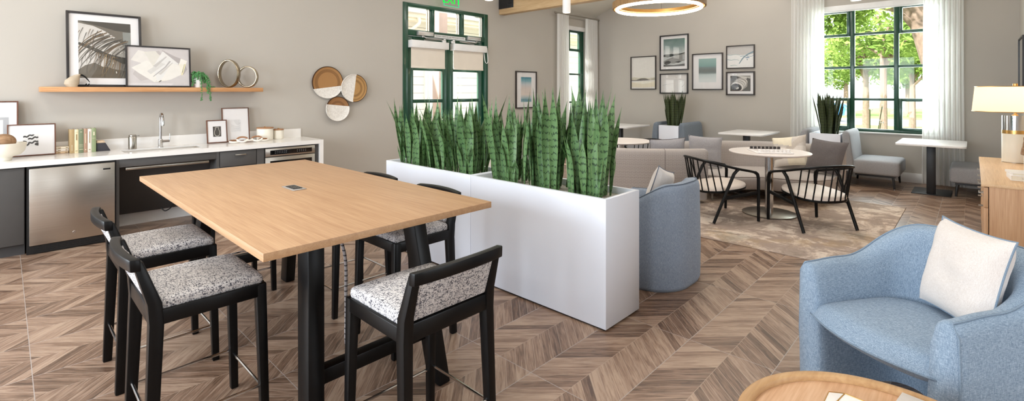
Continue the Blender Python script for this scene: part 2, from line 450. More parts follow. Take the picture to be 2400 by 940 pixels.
M['leaf'] = leaf_mat('snake_plant_leaf', (138, 164, 98), (46, 86, 46), (106, 140, 90), (22, 46, 28))
M['leaf_dark'] = leaf_mat('dark_snake_plant_leaf', (96, 104, 62), (46, 58, 34), (72, 84, 50), (26, 32, 22))
M['bead'] = m_plain('trailing_succulent', (74, 130, 74), .5, var=.25, scale=40)
def glass_mat(name, tint=(1, 1, 1, 1), refl=1.0):
    t = NT(name); tr = t.n('ShaderNodeBsdfTransparent'); tr.inputs[0].default_value = tint
    g = t.n('ShaderNodeBsdfGlossy'); g.inputs['Roughness'].default_value = .01
    ge = t.n('ShaderNodeNewGeometry'); dt = t.n('ShaderNodeVectorMath', operation='DOT_PRODUCT'); t.l(ge.outputs['Normal'], dt.inputs[0]); t.l(ge.outputs['Incoming'], dt.inputs[1])
    f5 = t.math('POWER', t.math('SUBTRACT', 1., t.math('ABSOLUTE', dt.outputs['Value'])), 5.); fr = t.math('ADD', .035, t.math('MULTIPLY', f5, .9))
    mx = t.n('ShaderNodeMixShader'); t.l(t.math('MULTIPLY', fr, refl), mx.inputs[0]); t.l(tr.outputs[0], mx.inputs[1]); t.l(g.outputs[0], mx.inputs[2])
    t.l(mx.outputs[0], t.out.inputs[0]); return t.m
M['glass'] = glass_mat('window_glass', (.97, .985, .975, 1), .32)
M['acrylic'] = glass_mat('clear_acrylic', (.93, .95, .95, 1), 2.2)
M['pglass'] = glass_mat('picture_glass', (1, 1, 1, 1), .9)
def sheer():
    t = NT('sheer_curtain'); d = t.n('ShaderNodeBsdfDiffuse'); d.inputs[0].default_value = lin((247, 246, 243))
    tl = t.n('ShaderNodeBsdfTranslucent'); tl.inputs[0].default_value = lin((248, 247, 244))
    tr = t.n('ShaderNodeBsdfTransparent')
    m1 = t.n('ShaderNodeMixShader'); m1.inputs[0].default_value = .36; t.l(d.outputs[0], m1.inputs[1]); t.l(tl.outputs[0], m1.inputs[2])
    m2 = t.n('ShaderNodeMixShader'); m2.inputs[0].default_value = .12; t.l(m1.outputs[0], m2.inputs[1]); t.l(tr.outputs[0], m2.inputs[2])
    t.l(m2.outputs[0], t.out.inputs[0]); return t.m
M['sheer'] = sheer()
def lampshade():
    t = NT('lit_linen_shade'); d = t.n('ShaderNodeBsdfDiffuse'); d.inputs[0].default_value = lin((246, 236, 218))
    tl = t.n('ShaderNodeBsdfTranslucent'); tl.inputs[0].default_value = lin((250, 236, 210))
    m1 = t.n('ShaderNodeMixShader'); m1.inputs[0].default_value = .6; t.l(d.outputs[0], m1.inputs[1]); t.l(tl.outputs[0], m1.inputs[2])
    em = t.n('ShaderNodeEmission'); em.inputs[0].default_value = lin((255, 232, 196)); em.inputs[1].default_value = .08
    ad = t.n('ShaderNodeAddShader'); t.l(m1.outputs[0], ad.inputs[0]); t.l(em.outputs[0], ad.inputs[1]); t.l(ad.outputs[0], t.out.inputs[0]); return t.m
M['lampshade'] = lampshade()
M['led'] = m_emit('warm_led', (255, 232, 200), 14)
M['pend_led'] = m_emit('pendant_led', (255, 246, 232), 12)
M['exit_green'] = m_emit('exit_green', (20, 235, 60), 1.4)
M['stone'] = m_plain('beige_stone', (188, 170, 146), .55, var=.14, scale=14)
M['brownwood'] = m_wood('carved_wood', (120, 88, 62), (152, 118, 88), (176, 144, 112), (1, 0, 0), .7, .6)
M['paper'] = m_plain('book_pages', (232, 224, 206), .8, var=.04, scale=80)
_pc = {}
def flat(c, rough=.55):
    k = (c, rough)
    if k not in _pc: _pc[k] = m_plain('pigment_%d_%d_%d' % c, c, rough, var=.03, scale=25)
    return _pc[k]
# ------------------------------------------------------------------ room shell
def wall(name, axis, c0, c1, a0, a1, z0, z1, holes=(), mat='wall'):
    mb = MB(); ed = sorted(set([a0, a1]+[h[0] for h in holes]+[h[1] for h in holes]))
    for p, q in zip(ed, ed[1:]):
        segs = [(z0, z1)]
        for h in holes:
            if h[0] <= p+1e-6 and h[1] >= q-1e-6:
                n2 = []
                for s0, s1 in segs:
                    if h[2] > s0: n2.append((s0, min(s1, h[2])))
                    if h[3] < s1: n2.append((max(s0, h[3]), s1))
                segs = n2
        for s0, s1 in segs:
            if axis == 'y': mb.box(p, q, c0, c1, s0, s1)
            else: mb.box(c0, c1, p, q, s0, s1)
    return struct(mb.build(name, M[mat]))
fl = MB().box(-3.2, 10.5, -4.2, 7.1, -.12, 0); struct(fl.build('floor', M['floor']))
wall('wall_left', 'y', 6.9, 7.1, -3.2, 10.5, 0, 3.5, [(4.60, 6.55, 0, 3.0), (8.95, 9.86, .80, 3.0)])
wall('wall_back', 'x', 10.3, 10.5, -.9, 6.9, 0, 5.1, [(.30, 2.19, .80, 2.98)])
wall('wall_right', 'y', -.9, -.66, 5.0, 10.3, 0, 3.5)
struct(MB().box(8.38, 10.3, -.66, -.50, 0, 3.45).build('trim_pilaster', M['wall']))
wall('wall_return', 'x', 5.0, 5.2, -4.2, -.9, 0, 3.5)
wall('wall_front', 'y', -4.2, -4.0, -3.2, 5.0, 0, 3.5, [(-1.6, -.6, .9, 2.6), (2.3, 3.9, .6, 2.7)])  # unseen wall; its openings are placed for the fill light
wall('wall_near', 'x', -3.2, -3.0, -4.0, 6.9, 0, 5.1, [(-.4, .8, .5, 2.8), (1.6, 3.2, .5, 2.8), (4.2, 5.8, .5, 2.8)])
cm = MB()
cm.prism([(7.1, 3.28), (3.1, 4.88), (-.9, 3.28), (-.9, 3.44), (3.1, 5.05), (7.1, 3.44)], -3.2, 10.5, 'x')
cm.box(-3.2, 5.2, -4.2, -.9, 3.28, 3.44)
struct(cm.build('ceiling', M['ceil']))
bm_ = MB().box(6.87, 7.02, -.8, 6.9, 3.04, 3.36); bo = struct(bm_.build('beam_1', M['beam'], bevel=.004))
pl = MB(); pl.box(6.858, 6.87, 6.50, 6.895, 3.145, 3.36)
for yy in (6.56, 6.62):
    for zz in (3.18, 3.235, 3.29): pl.tube([(6.858, yy, zz), (6.846, yy, zz)], .014, 6)
bp = pl.build('bracket_plate', M['blackmetal'], bo, bevel=.002)
def base(name, x0, x1, y0, y1): struct(MB().box(x0, x1, y0, y1, 0, .155).build(name, M['white_paint'], bevel=.004))
base('baseboard_back', 10.285, 10.3, -.5, 6.9); base('baseboard_left', 6.56, 10.285, 6.885, 6.9); base('baseboard_left_near', 2.95, 4.59, 6.885, 6.9)
base('baseboard_right', 8.38, 10.285, -.5, -.485)

# windows
def window(name, axis, plane, a0, a1, z0, z1, vs, hs, sashes, depth=.06, sign=1):
    root = bpy.data.objects.new(name, None); COL.link(root); root['kind'] = 'structure'
    f = MB()
    def bar(p, q, s0, s1, d=depth):
        if axis == 'x': f.box(plane, plane+d*sign, p, q, s0, s1)
        else: f.box(p, q, plane, plane+d*sign, s0, s1)
    w = .05
    bar(a0, a0+w, z0, z1); bar(a1-w, a1, z0, z1); bar(a0+w, a1-w, z0, z0+w); bar(a0+w, a1-w, z1-w, z1)
    for v in vs: bar(v-.034, v+.034, z0+w, z1-w)
    ed = [a0+w]+sum([[v-.034, v+.034] for v in vs], [])+[a1-w]
    for k in range(0, len(ed), 2):
        for h in hs: bar(ed[k], ed[k+1], h-.021, h+.021)
    f.build('window_frame', M['green'], root, bevel=.004)
    for p, q, s0, s1 in sashes:
        g = MB(); t = .045
        def sb(aa, bb, c0, c1):
            d0, d1 = plane-.012*sign, plane+.05*sign
            if axis == 'x': g.box(min(d0, d1), max(d0, d1), aa, bb, c0, c1)
            else: g.box(aa, bb, min(d0, d1), max(d0, d1), c0, c1)
        sb(p, p+t, s0, s1); sb(q-t, q, s0, s1); sb(p+t, q-t, s0, s0+t); sb(p+t, q-t, s1-t, s1)
        g.build('sash', M['green'], root, bevel=.004)
    gl = MB(); m = plane+.03*sign
    if axis == 'x': gl.box(m-.003, m+.003, a0+.02, a1-.02, z0+.02, z1-.02)
    else: gl.box(a0+.02, a1-.02, m-.003, m+.003, z0+.02, z1-.02)
    gl.build('pane', M['glass'], root)
    return root
w1 = window('window_1', 'x', 10.33, .30, 2.19, .80, 2.98, (.93, 1.54), (1.36, 1.92, 2.50),
       [(1.575, 2.14, 2.47, 2.94), (.35, .895, 2.47, 2.94), (1.575, 2.14, .84, 1.375), (.35, .895, .84, 1.375)])
MB().box(10.27, 10.33, .28, 2.21, .775, .80).build('window_sill', M['white_paint'], w1, bevel=.005)
hd = MB(); hd.box(10.345-.06, 10.33, .32, 2.17, 2.935, 3.03); hd.tube([(10.31, .35, 2.93), (10.31, 2.15, 2.93)], .018, 8)
o = hd.build('roller_blind', M['white_paint'], bevel=.006); tag(o, 'white rolled-up window shade cassette above the big window', 'blind')
MB().box(10.318, 10.33, .55, .62, 1.325, 1.345).build('window_latch', M['brushed'], w1)
w2 = window('window_2', 'y', 6.95, 8.95, 9.86, .80, 3.0, (9.21, 9.75), (1.24, 1.91, 2.50), [(9.25, 9.71, 2.46, 2.95)])
hd = MB().box(8.98, 9.83, 6.885, 6.95, 2.955, 3.05)
o = hd.build('roller_blind', M['white_paint'], bevel=.006); tag(o, 'white rolled-up shade cassette above the narrow window beside the corner', 'blind')

# curtains
def curtain(label, axis, plane, a0, a1, z0, z1, folds, amp=.035, group=None, top=None, grp=None):
    root = thing('sheer_curtain', label, 'curtain', ((plane, (a0+a1)/2, z0) if axis == 'x' else ((a0+a1)/2, plane, z0)), 0, group)
    mb = MB(); h = z1-z0; w = a1-a0; r2 = random.Random(int(a0*100)); ph = [r2.uniform(-.5, .5) for _ in range(40)]
    def fn(u, v):
        k = u*folds; p = ph[int(k) % 40]
        flare = 1+.05*(1-v)
        a = (u-.5)*w*flare+.004*sin(3*v+k)
        d = amp*(sin(2*pi*k+p*(1-v))+.3*sin(4*pi*k+1.3+p))*(1.1-.3*v)
        return (d, a, v*h) if axis == 'x' else (a, d, v*h)
    mb.grid(fn, folds*8, 14)
    mb.build('drape', M['sheer'], root, angle=180)
    hm = MB(); hm.grid(lambda u, v: Vector(fn(u, v*.018))+Vector((-.003, 0, 0) if axis == 'x' else (0, -.003, 0)), folds*8, 1)
    hm.build('hem', M['sheer'], root, angle=180)
    return root
curtain('white sheer curtain by the big window, beside the potted snake plant', 'x', 10.19, 1.94, 2.47, .02, 3.28, 9, .035)
curtain('white sheer curtain by the big window, behind the laminate cafe table', 'x', 10.19, .10, .58, .02, 3.28, 8, .035)
curtain('white sheer curtain on the narrow window, away from the corner', 'y', 6.79, 8.62, 9.02, .02, 3.26, 7, .03)
curtain('white sheer curtain on the narrow window, beside the room corner', 'y', 6.79, 9.72, 10.2, .02, 3.26, 7, .03)
def rod(label, p, q, wallp):
    r = thing('curtain_rod', label, 'curtain rod', p)
    P, Q = Vector((0, 0, 0)), Vector(q)-Vector(p)
    MB().tube([P, Q], .014, 10).build('pole', M['brushed'], r)
    for e, d in ((P, -1), (Q, 1)):
        ax = (Q-P).normalized()*.045*d
        MB().tube([e, e+ax*.4, e+ax], [.02, .024, .016], 10).build('finial', M['brushed'], r)
    for t in (.06, .94):
        e = P.lerp(Q, t); w_ = Vector(wallp)
        MB().tube([e, e+w_], .009, 8).build('bracket', M['brushed'], r)
rod('nickel curtain rod over the narrow window beside the corner', (8.57, 6.79, 3.275), (10.25, 6.79, 3.275), (0, .108, 0))
rod('nickel curtain rod over the big window', (10.19, .03, 3.295), (10.19, 2.55, 3.295), (.108, 0, 0))

# double glazed door
d = bpy.data.objects.new('door_1', None); COL.link(d); d['kind'] = 'structure'
f = MB()
for a, b in ((4.60, 4.70), (6.45, 6.55)): f.box(a, b, 6.885, 7.0, 0, 3.0)
f.box(4.70, 6.45, 6.885, 7.0, 2.93, 3.0); f.box(4.70, 6.45, 6.885, 7.0, 2.45, 2.55)
for c in (5.225, 5.905): f.box(c-.032, c+.032, 6.89, 6.99, 2.55, 2.93)
f.build('door_frame', M['green'], d, bevel=.005)
MB().box(4.70, 6.45, 6.94, 6.946, 2.55, 2.93).build('transom_pane', M['glass'], d)
tf = MB()
for a, b in ((4.70, 5.193), (5.257, 5.873), (5.937, 6.45)):
    tf.box(b-.075, b-.06, 6.93, 6.955, 2.55, 2.93); tf.box(b-.03, b-.012, 6.93, 6.955, 2.55, 2.93)
tf.build('transom_stop', M['brushed'], d)
for x0, x1, hx in ((4.705, 5.572, 5.50), (5.578, 6.445, 5.65)):
    L = MB(); s_ = .12
    L.box(x0, x0+s_, 6.92, 6.965, .01, 2.445); L.box(x1-s_, x1, 6.92, 6.965, .01, 2.445)
    L.box(x0+s_, x1-s_, 6.92, 6.965, 2.32, 2.445); L.box(x0+s_, x1-s_, 6.92, 6.965, .01, .27)
    for z in (1.89, 1.33, .78): L.box(x0+s_, x1-s_, 6.925, 6.96, z-.03, z+.03)
    lf = L.build('door_leaf', M['green'], d, bevel=.004)
    MB().box(x0+s_-.005, x1-s_+.005, 6.939, 6.945, .25, 2.35).build('pane', M['glass'], lf)
    hb = MB(); hb.tube([(hx, 6.92, 1.0), (hx, 6.86, 1.0), (hx+(.1 if hx > 5.6 else -.1), 6.86, 1.0)], .011, 8); hb.build('handle', M['brushed'], lf)
    cl = MB(); mid = x0+.32 if x0 < 5 else x1-.30
    cl.box(mid-.16, mid+.16, 6.82, 6.885, 2.455, 2.525); cl.build('door_closer', M['closer'], lf, bevel=.006)
    ar = MB(); sg = 1 if x0 < 5 else -1
    ar.tube([(mid-.06*sg, 6.84, 2.45), (mid-.02*sg, 6.80, 2.415), (mid+.36*sg, 6.83, 2.41), (mid-.02*sg, 6.86, 2.385)], .009, 6)
    ar.ball((mid-.06*sg, 6.84, 2.44), .02); ar.build('closer_arm', M['closer'], lf)
    al = MB(); xx = 5.47 if x0 < 5 else 5.68
    al.box(xx-.04, xx+.04, 6.885, 6.92, 2.375, 2.42); al.box(xx-.022, xx+.022, 6.87, 6.885, 2.42, 2.44); al.build('alarm_contact', M['white_paint'], lf, bevel=.004)
sg = thing('door_sign', 'narrow white notice strip on the green door head', 'sign', (5.60, 6.884, 2.478))
MB().box(-.36, .36, -.006, 0, -.026, .026).build('plate', M['white_paint'], sg)
text_part('lettering', 'THIS DOOR TO REMAIN UNLOCKED WHEN BUILDING IS OCCUPIED', .030, flat((30, 30, 30)), sg, (0, -.0065, 0), (pi/2, 0, 0), sx=.72)
for nm, x0, x1 in (('nearer the counter', 4.70, 5.49), ('nearer the corner', 5.62, 6.42)):
    r = thing('roller_blind', 'white half-lowered roller shade on the door leaf '+nm, 'blind', ((x0+x1)/2, 6.86, 2.24), 0, None)
    h = (x1-x0)/2
    MB().box(-h, h, -.085, .055, 0, .125).build('cassette', M['white_paint'], r, bevel=.006)
    zb = -.315
    MB().box(-h+.02, h-.05, -.028, -.025, zb, .01).build('fabric', M['shade_fabric'], r)
    MB().box(-h+.02, h-.05, -.036, -.018, zb-.03, zb).build('hem_bar', M['shade_fabric'], r, bevel=.004)
    if x0 > 5.5:
        MB().tube(catmull([(h-.02, -.02, 0), (h, -.03, -.16), (h+.04, -.04, -.2), (h+.075, -.03, -.14), (h+.07, -.01, .1)], 6), .006, 6).build('bead_chain', M['white_paint'], r)
ex = thing('exit_sign', 'green edge-lit exit sign hanging above the double door', 'sign', (5.45, 6.66, 3.0))
MB().box(-.165, .165, -.004, .004, 0, .24).build('panel', M['acrylic'], ex)
e_ = MB()
e_.box(-.17, -.162, -.006, .006, -.004, .24); e_.box(.162, .17, -.006, .006, -.004, .24); e_.box(-.162, .162, -.006, .006, -.008, 0)
e_.build('lit_edge', m_emit('exit_edge', (60, 225, 150), 1.1), ex)
MB().box(-.19, .19, -.035, .035, .24, .30).build('housing', M['brushed'], ex, bevel=.006)
MB().tube([(0, 0, .30), (0, 0, .405)], .012, 8).build('stem', M['brushed'], ex)
text_part('lettering', 'EXIT', .205, M['exit_green'], ex, (0, -.006, .105), (pi/2, 0, 0), .002)

# ------------------------------------------------------------------ outside
struct(MB().box(-12, 60, 7.1, 40, -.25, -.15).build('ground_yard', m_plain('pale_concrete', (205, 200, 192), .8, var=.06)))
struct(MB().box(10.5, 60, -45, 7.1, -.25, -.15).build('ground_lawn', m_plain('sunny_lawn', (128, 150, 76), .9, var=.25, scale=3)))
struct(MB().box(16.5, 18.5, -45, 40, -.15, -.13).build('path', m_plain('pale_pavement', (226, 222, 214), .8, var=.04)))
struct(MB().box(29.2, 35.5, -45, 40, -.15, -.13).build('road', m_plain('sunlit_road', (206, 204, 202), .8, var=.04)))
def siding():
    t = NT('lap_siding'); t.pbsdf(lin((234, 230, 226)), .6)
    z = t.sep(t.coord())[2]; k = t.math('FRACT', t.math('MULTIPLY', z, 1/.20))
    t.color(t.mix(t.math('LESS_THAN', k, .06), (238, 234, 230), (164, 158, 152)))
    t.bump(t.math('SUBTRACT', 1., k), .6, .02); return t.m
bl = thing('neighbour_building', 'cream clapboard building with gutter and downspout seen through the glass door', 'building', (8, 9.8, -.15))
MB().box(-9, 9, 0, .3, 0, 3.4).build('siding_wall', siding(), bl)
MB().prism([(-.75, 3.42), (3.0, 5.6), (3.0, 5.7), (-.75, 3.54)], -9.2, 9.2, 'x').build('roof', m_plain('pale_shingles', (205, 200, 196), .8, var=.2, scale=30), bl)
sf = MB(); sf.box(-9.2, 9.2, -.5, 0, 3.32, 3.36); sf.box(-9.2, 9.2, -.52, -.48, 3.28, 3.5); sf.build('soffit', m_plain('cream_trim', (238, 230, 214), .6), bl)
gt = MB(); gt.prism([(-.64, 3.5), (-.64, 3.40), (-.60, 3.34), (-.52, 3.34), (-.52, 3.5)], -9.2, 9.2, 'x'); gt.build('gutter', m_plain('white_gutter', (240, 234, 222), .5), bl)
MB().tube(catmull([(-1.42, -.57, 3.36), (-1.42, -.57, 3.2), (-1.6, -.25, 2.98), (-1.72, -.08, 2.9), (-1.75, -.06, 2.7), (-1.75, -.06, .1)], 6), .038, 8).build('downspout', m_plain('white_downspout', (240, 234, 222), .5), bl)
for xx in (-.35, 1.6):
    wf = MB().box(xx-.5, xx+.5, -.05, 0, .9, 2.4); wo = wf.build('window', m_plain('window_trim', (244, 240, 232), .5), bl)
    MB().box(xx-.42, xx+.42, -.06, -.05, .98, 2.32).build('pane', M['darkglass'] if xx > 0 else m_plain('bright_blind', (216, 222, 226), .3), wo)
pp = MB().box(6.37, 6.60, 8.2, 8.43, -.15, 3.6); o = pp.build('porch_post', m_plain('mauve_paint', (186, 160, 148), .6), bevel=.01); tag(o, 'tall mauve-brown porch post outside the glass double door', 'post')

# trees outside the big window
def leafmat(name, c0, c1):
    t = NT(name); dd = t.n('ShaderNodeBsdfDiffuse'); tl = t.n('ShaderNodeBsdfTranslucent')
    w = t.ramp(t.noise(t.coord(), 1.3, 4), [(.35, c0), (.65, c1)])
    t.l(w, dd.inputs[0]); t.l(w, tl.inputs[0]); m = t.n('ShaderNodeMixShader'); m.inputs[0].default_value = .45
    t.l(dd.outputs[0], m.inputs[1]); t.l(tl.outputs[0], m.inputs[2]); t.l(m.outputs[0], t.out.inputs[0]); return t.m
LM = [leafmat('sunny_leaves', (90, 118, 48), (146, 170, 84)), leafmat('fresh_leaves', (98, 126, 58), (156, 178, 98))]
bark = m_plain('bark', (128, 108, 94), .9, var=.2, scale=12)
def tree(label, loc, trunk_h, r0, crown, n, size, mat, seed, lean=(0, 0)):
    t = thing('street_tree', label, 'tree', loc, 0)
    rr = random.Random(seed)
    mb = MB(); top = (lean[0], lean[1], trunk_h)
    mb.tube(catmull([(0, 0, -.1), (lean[0]*.3+.05, lean[1]*.3, trunk_h*.4), top], 5), [r0*1.25]+[r0*(1-.04*i) for i in range(10)], 10)
    for k in range(7):
        c = crown[k % len(crown)]; e = Vector(c[0])+Vector((rr.uniform(-.4, .4), rr.uniform(-.4, .4), rr.uniform(-.3, .3)))*c[1]
        s = Vector(top)*rr.uniform(.6, .98)
        mb.tube([s, s.lerp(e, .5)+Vector((0, 0, .2)), e], [r0*.5, r0*.3, r0*.1], 6)
    mb.build('trunk', bark, t)
    lf = MB()
    for i in range(n):
        c, R = crown[rr.randrange(len(crown))]
        v = Vector((rr.gauss(0, 1), rr.gauss(0, 1), rr.gauss(0, .8))).normalized()*R*rr.uniform(.3, 1)**.5
        p = Vector(c)+v; a = Vector((rr.gauss(0, 1), rr.gauss(0, 1), rr.gauss(0, .6))).normalized(); b = a.orthogonal().normalized()
        s = size*rr.uniform(.6, 1.3)
        lf.add([p-a*s, p+b*s*.4, p+a*s, p-b*s*.4+Vector((0, 0, .03))], [(0, 1, 2, 3)])
    lf.build('crown', mat, t); return t
tree('big leaning pale trunk tree closest outside the window', (14.6, .25, -.15), 4.0, .27, [((.2, 1.6, 4.7), 1.3), ((.4, 2.4, 4.3), 1.1), ((.6, .6, 4.9), 1.1), ((0, 1.0, 5.4), 1.6), ((-.4, 2.2, 3.7), .7)], 5200, .09, LM[0], 3, (.3, .85))
tree('slim pale tree beyond the pavement, seen through the middle panes', (19.6, 2.1, -.15), 3.6, .12, [((0, 0, 4.0), 1.3), ((.4, .9, 3.5), .8), ((-.3, -.6, 3.3), .8)], 1500, .13, LM[1], 5)
tree('brown-trunked tree on the lawn, left of the slim pale tree', (22.6, 2.95, -.15), 3.0, .13, [((0, 0, 3.6), 1.3), ((.4, .7, 2.9), .9), ((0, -.7, 2.8), .8)], 3600, .10, LM[1], 8)
tree('brown-trunked tree seen through the panes beside the far curtain', (27.2, 1.90, -.15), 3.0, .13, [((0, 0, 3.7), 1.2), ((0, .5, 3.0), .8), ((0, -.9, 2.9), 1.0)], 3600, .10, LM[0], 11)
tree('bushy tree across the road behind the brown-trunked trees', (38.5, 6.1, -.15), 3.4, .16, [((0, 0, 4.8), 2.6), ((0, 2, 3.7), 1.9), ((0, -2.0, 3.7), 1.9), ((0, .6, 2.9), 1.2)], 7000, .12, LM[1], 14)
tree('round tree across the road, nearer the seat side of the window', (46, 3.5, -.15), 3.4, .16, [((0, 0, 4.7), 2.4), ((0, 1.3, 3.7), 1.6), ((0, -2, 3.8), 1.8), ((0, .4, 2.9), 1.2)], 7000, .12, LM[0], 17)
# parked car
car = thing('car', 'blue car parked on the road outside the big window', 'car', (31.4, 7.0, -.13), 90)
prof = [(-2.1, .35), (-2.15, .75), (-1.95, .95), (-1.3, 1.0), (-.75, 1.42), (.75, 1.45), (1.35, 1.02), (2.0, .88), (2.15, .6), (2.1, .32)]
MB().prism(prof, -.85, .85, 'y').build('body', m_plain('blue_car_paint', (72, 130, 196), .25, .2, coat=.6), car, bevel=.06, seg=3)
for s in (-1, 1): MB().prism([(-1.05, 1.04), (-.68, 1.36), (.66, 1.38), (1.1, 1.04)], .845*s, .862*s, 'y').build('window', M['darkglass'], car)
for wx in (-1.35, 1.35):
    for s in (-1, 1):
        w_ = MB(); w_.lathe([(.0, -.1), (.3, -.1), (.33, -.06), (.33, .06), (.3, .1), (0, .1)], 20, cap=False)
        wo = w_.build('wheel', M['blackplastic'], car); put(wo, (wx, s*.8, .33), 0, 90)
        h = MB().lathe([(0, -.11), (.19, -.105), (.2, .105), (0, .11)], 14, cap=False); h.build('hubcap', M['brushed'], wo)
# shrub with flowers below the window
fs = thing('flowering_plant', 'spindly plant with small blossoms growing outside below the window', 'plant', (11.3, 1.35, -.15)); st = MB(); bl_ = MB(); rr = random.Random(4)
for k in range(4):
    e = Vector((rr.uniform(-.15, .15), rr.uniform(-.15, .12), rr.uniform(.9, 1.4))); st.tube([(0, 0, 0), e*.5+Vector((.02, .03, 0)), e], .008, 5)
    for q in range(4): bl_.ball(e+Vector((rr.uniform(-.04, .04), rr.uniform(-.04, .04), rr.uniform(-.05, .03))), .012, 6, 4)
st.build('stem', m_plain('plant_stem', (84, 96, 60), .7), fs); bl_.build('blossom', m_plain('pale_blossom', (214, 204, 214), .7), fs)
# ------------------------------------------------------------------ pictures
def picture(label, w, h, loc, rz=0, tilt=0, fw=.018, fd=.028, fmat='blackframe', mat=.05, art=None, bg=(230, 226, 222), cat='picture', group=None, glaze=True, bgmat=None, artbox=None):
    r = thing('framed_picture', label, cat, loc, 0, group); r.rotation_euler = (radians(-tilt), 0, radians(rz))
    f = MB(); H = w/2
    f.box(-H, -H+fw, -fd, 0, 0, h); f.box(H-fw, H, -fd, 0, 0, h); f.box(-H+fw, H-fw, -fd, 0, 0, fw); f.box(-H+fw, H-fw, -fd, 0, h-fw, h)
    f.build('frame', M[fmat], r, bevel=.002)
    x0, x1, z0, z1 = -H+fw, H-fw, fw, h-fw
    yb = -.012
    MB().box(x0, x1, yb, -.002, z0, z1).build('mat_board', M['mat'], r)
    if artbox: a0, a1, b0, b1 = artbox
    else: a0, a1, b0, b1 = x0+mat, x1-mat, z0+mat, z1-mat
    mats = [bgmat or flat(bg)]; p = MB(); p.box(a0, a1, yb-.0012, yb, b0, b1)
    if art:
        y = yb-.0012; keys = {}
        for col, pts in art:
            y -= .00012
            if col not in keys: keys[col] = len(mats); mats.append(flat(col))
            p.mat(keys[col])
            if isinstance(pts, Strip):
                k = len(pts)//2; q = [(a0+(a1-a0)*max(0, min(1, u)), b0+(b1-b0)*max(0, min(1, v))) for u, v in pts]
                p.add([(x, y, z) for x, z in q], [(i, i+1, 2*k-2-i, 2*k-1-i) for i in range(k-1)]); continue
            q = [(a0+(a1-a0)*max(0, min(1, u)), b0+(b1-b0)*max(0, min(1, v))) for u, v in pts]
            p.add([(x, y, z) for x, z in q], [list(range(len(q)))])
    po = p.build('print', mats, r)
    if glaze: MB().box(x0, x1, -.0215, -.0195, z0, z1).build('glazing', M['pglass'], r)
    return r
class Strip(list): pass
def stroke(pts, w0, w1=None):
    w1 = w0 if w1 is None else w1; L = []; R = []
    P = [Vector((a, b)) for a, b in pts]
    for i, p in enumerate(P):
        t = (P[min(i+1, len(P)-1)]-P[max(i-1, 0)]).normalized(); n = Vector((-t.y, t.x)); w = lerp(w0, w1, i/(len(P)-1))/2
        L.append(tuple(p+n*w)); R.append(tuple(p-n*w))
    return Strip(L+R[::-1])
def curve2(pts, n=6): return [(p.x, p.y) for p in catmull([(a, b, 0) for a, b in pts], n)]
def ell(cx, cy, rx, ry, n=24, a0=0., a1=2*pi, rot=0.):
    o = []
    for i in range(n+1 if a1-a0 < 6.28 else n):
        a = a0+(a1-a0)*i/n; x, y = rx*cos(a), ry*sin(a); o.append((cx+x*cos(rot)-y*sin(rot), cy+x*sin(rot)+y*cos(rot)))
    return o

# ------------------------------------------------------------------ kitchen counter
ct = thing('countertop', 'long white quartz worktop with backsplash and waterfall end', 'worktop', (0, 6.245, 0))
c = MB(); y1 = .635
c.box(-1.6, .87, 0, y1, .81, .86); c.box(1.57, 2.93, 0, y1, .81, .86); c.box(.87, 1.57, 0, .155, .81, .86); c.box(.87, 1.57, .435, y1, .81, .86)
c.box(2.88, 2.93, 0, y1, 0, .81)
c.build('slab', M['quartz'], ct)
MB().box(-1.6, 2.90, y1, y1+.02, .81, .975).build('backsplash', M['quartz'], ct, bevel=.002)
sk = thing('sink', 'undermount stainless sink set into the white worktop', 'sink', (1.22, 6.54, .8515))
s_ = MB(); a, b, dd = .348, .138, -.130
s_.add([(-a, -b, 0), (a, -b, 0), (a, b, 0), (-a, b, 0), (-a+.02, -b+.02, dd), (a-.02, -b+.02, dd), (a-.02, b-.02, dd), (-a+.02, b-.02, dd)], [(0, 1, 5, 4), (1, 2, 6, 5), (2, 3, 7, 6), (3, 0, 4, 7), (4, 5, 6, 7)])
s_.build('basin', M['steel'], sk); MB().lathe([(0, .004), (.04, .004), (.045, 0)], 16, (0, 0, dd)).build('drain', M['chrome'], sk)
fa = thing('faucet', 'chrome gooseneck pull-down faucet behind the sink', 'faucet', (1.24, 6.74, .86))
MB().lathe([(.028, 0), (.028, .004), (.024, .01), (.023, .085), (.019, .092), (.0, .094)], 20).build('body', M['chrome'], fa)
MB().tube([(0, 0, .09), (0, 0, .30)]+[(.0, -.052+.052*cos(q), .33+.052*sin(q)) for q in [0.05+i*.25 for i in range(12)]], .013, 12).build('spout', M['chrome'], fa)
MB().tube([(0, -.104, .345), (0, -.112, .30), (0, -.114, .25)], [.014, .017, .015], 12).build('spray_head', M['chrome'], fa)
lv = MB(); lv.tube([(.02, 0, .065), (.085, 0, .065)], .014, 10); lv.tube([(.085, 0, .06), (.088, 0, .15)], [.006, .004], 8); lv.build('lever', M['chrome'], fa)
sp = thing('soap_dispenser', 'brushed metal soap dispenser beside the faucet', 'soap dispenser', (.985, 6.74, .86))
MB().lathe([(.037, 0), (.038, .003), (.038, .135), (.036, .138), (0, .138)], 24).build('bottle', M['brushed'], sp)
q = MB(); q.lathe([(.034, .139), (.034, .155), (.03, .158), (0, .158)], 24); q.box(.02, .062, -.01, .01, .141, .153); q.build('pump_lid', M['brushed'], sp, bevel=.001)

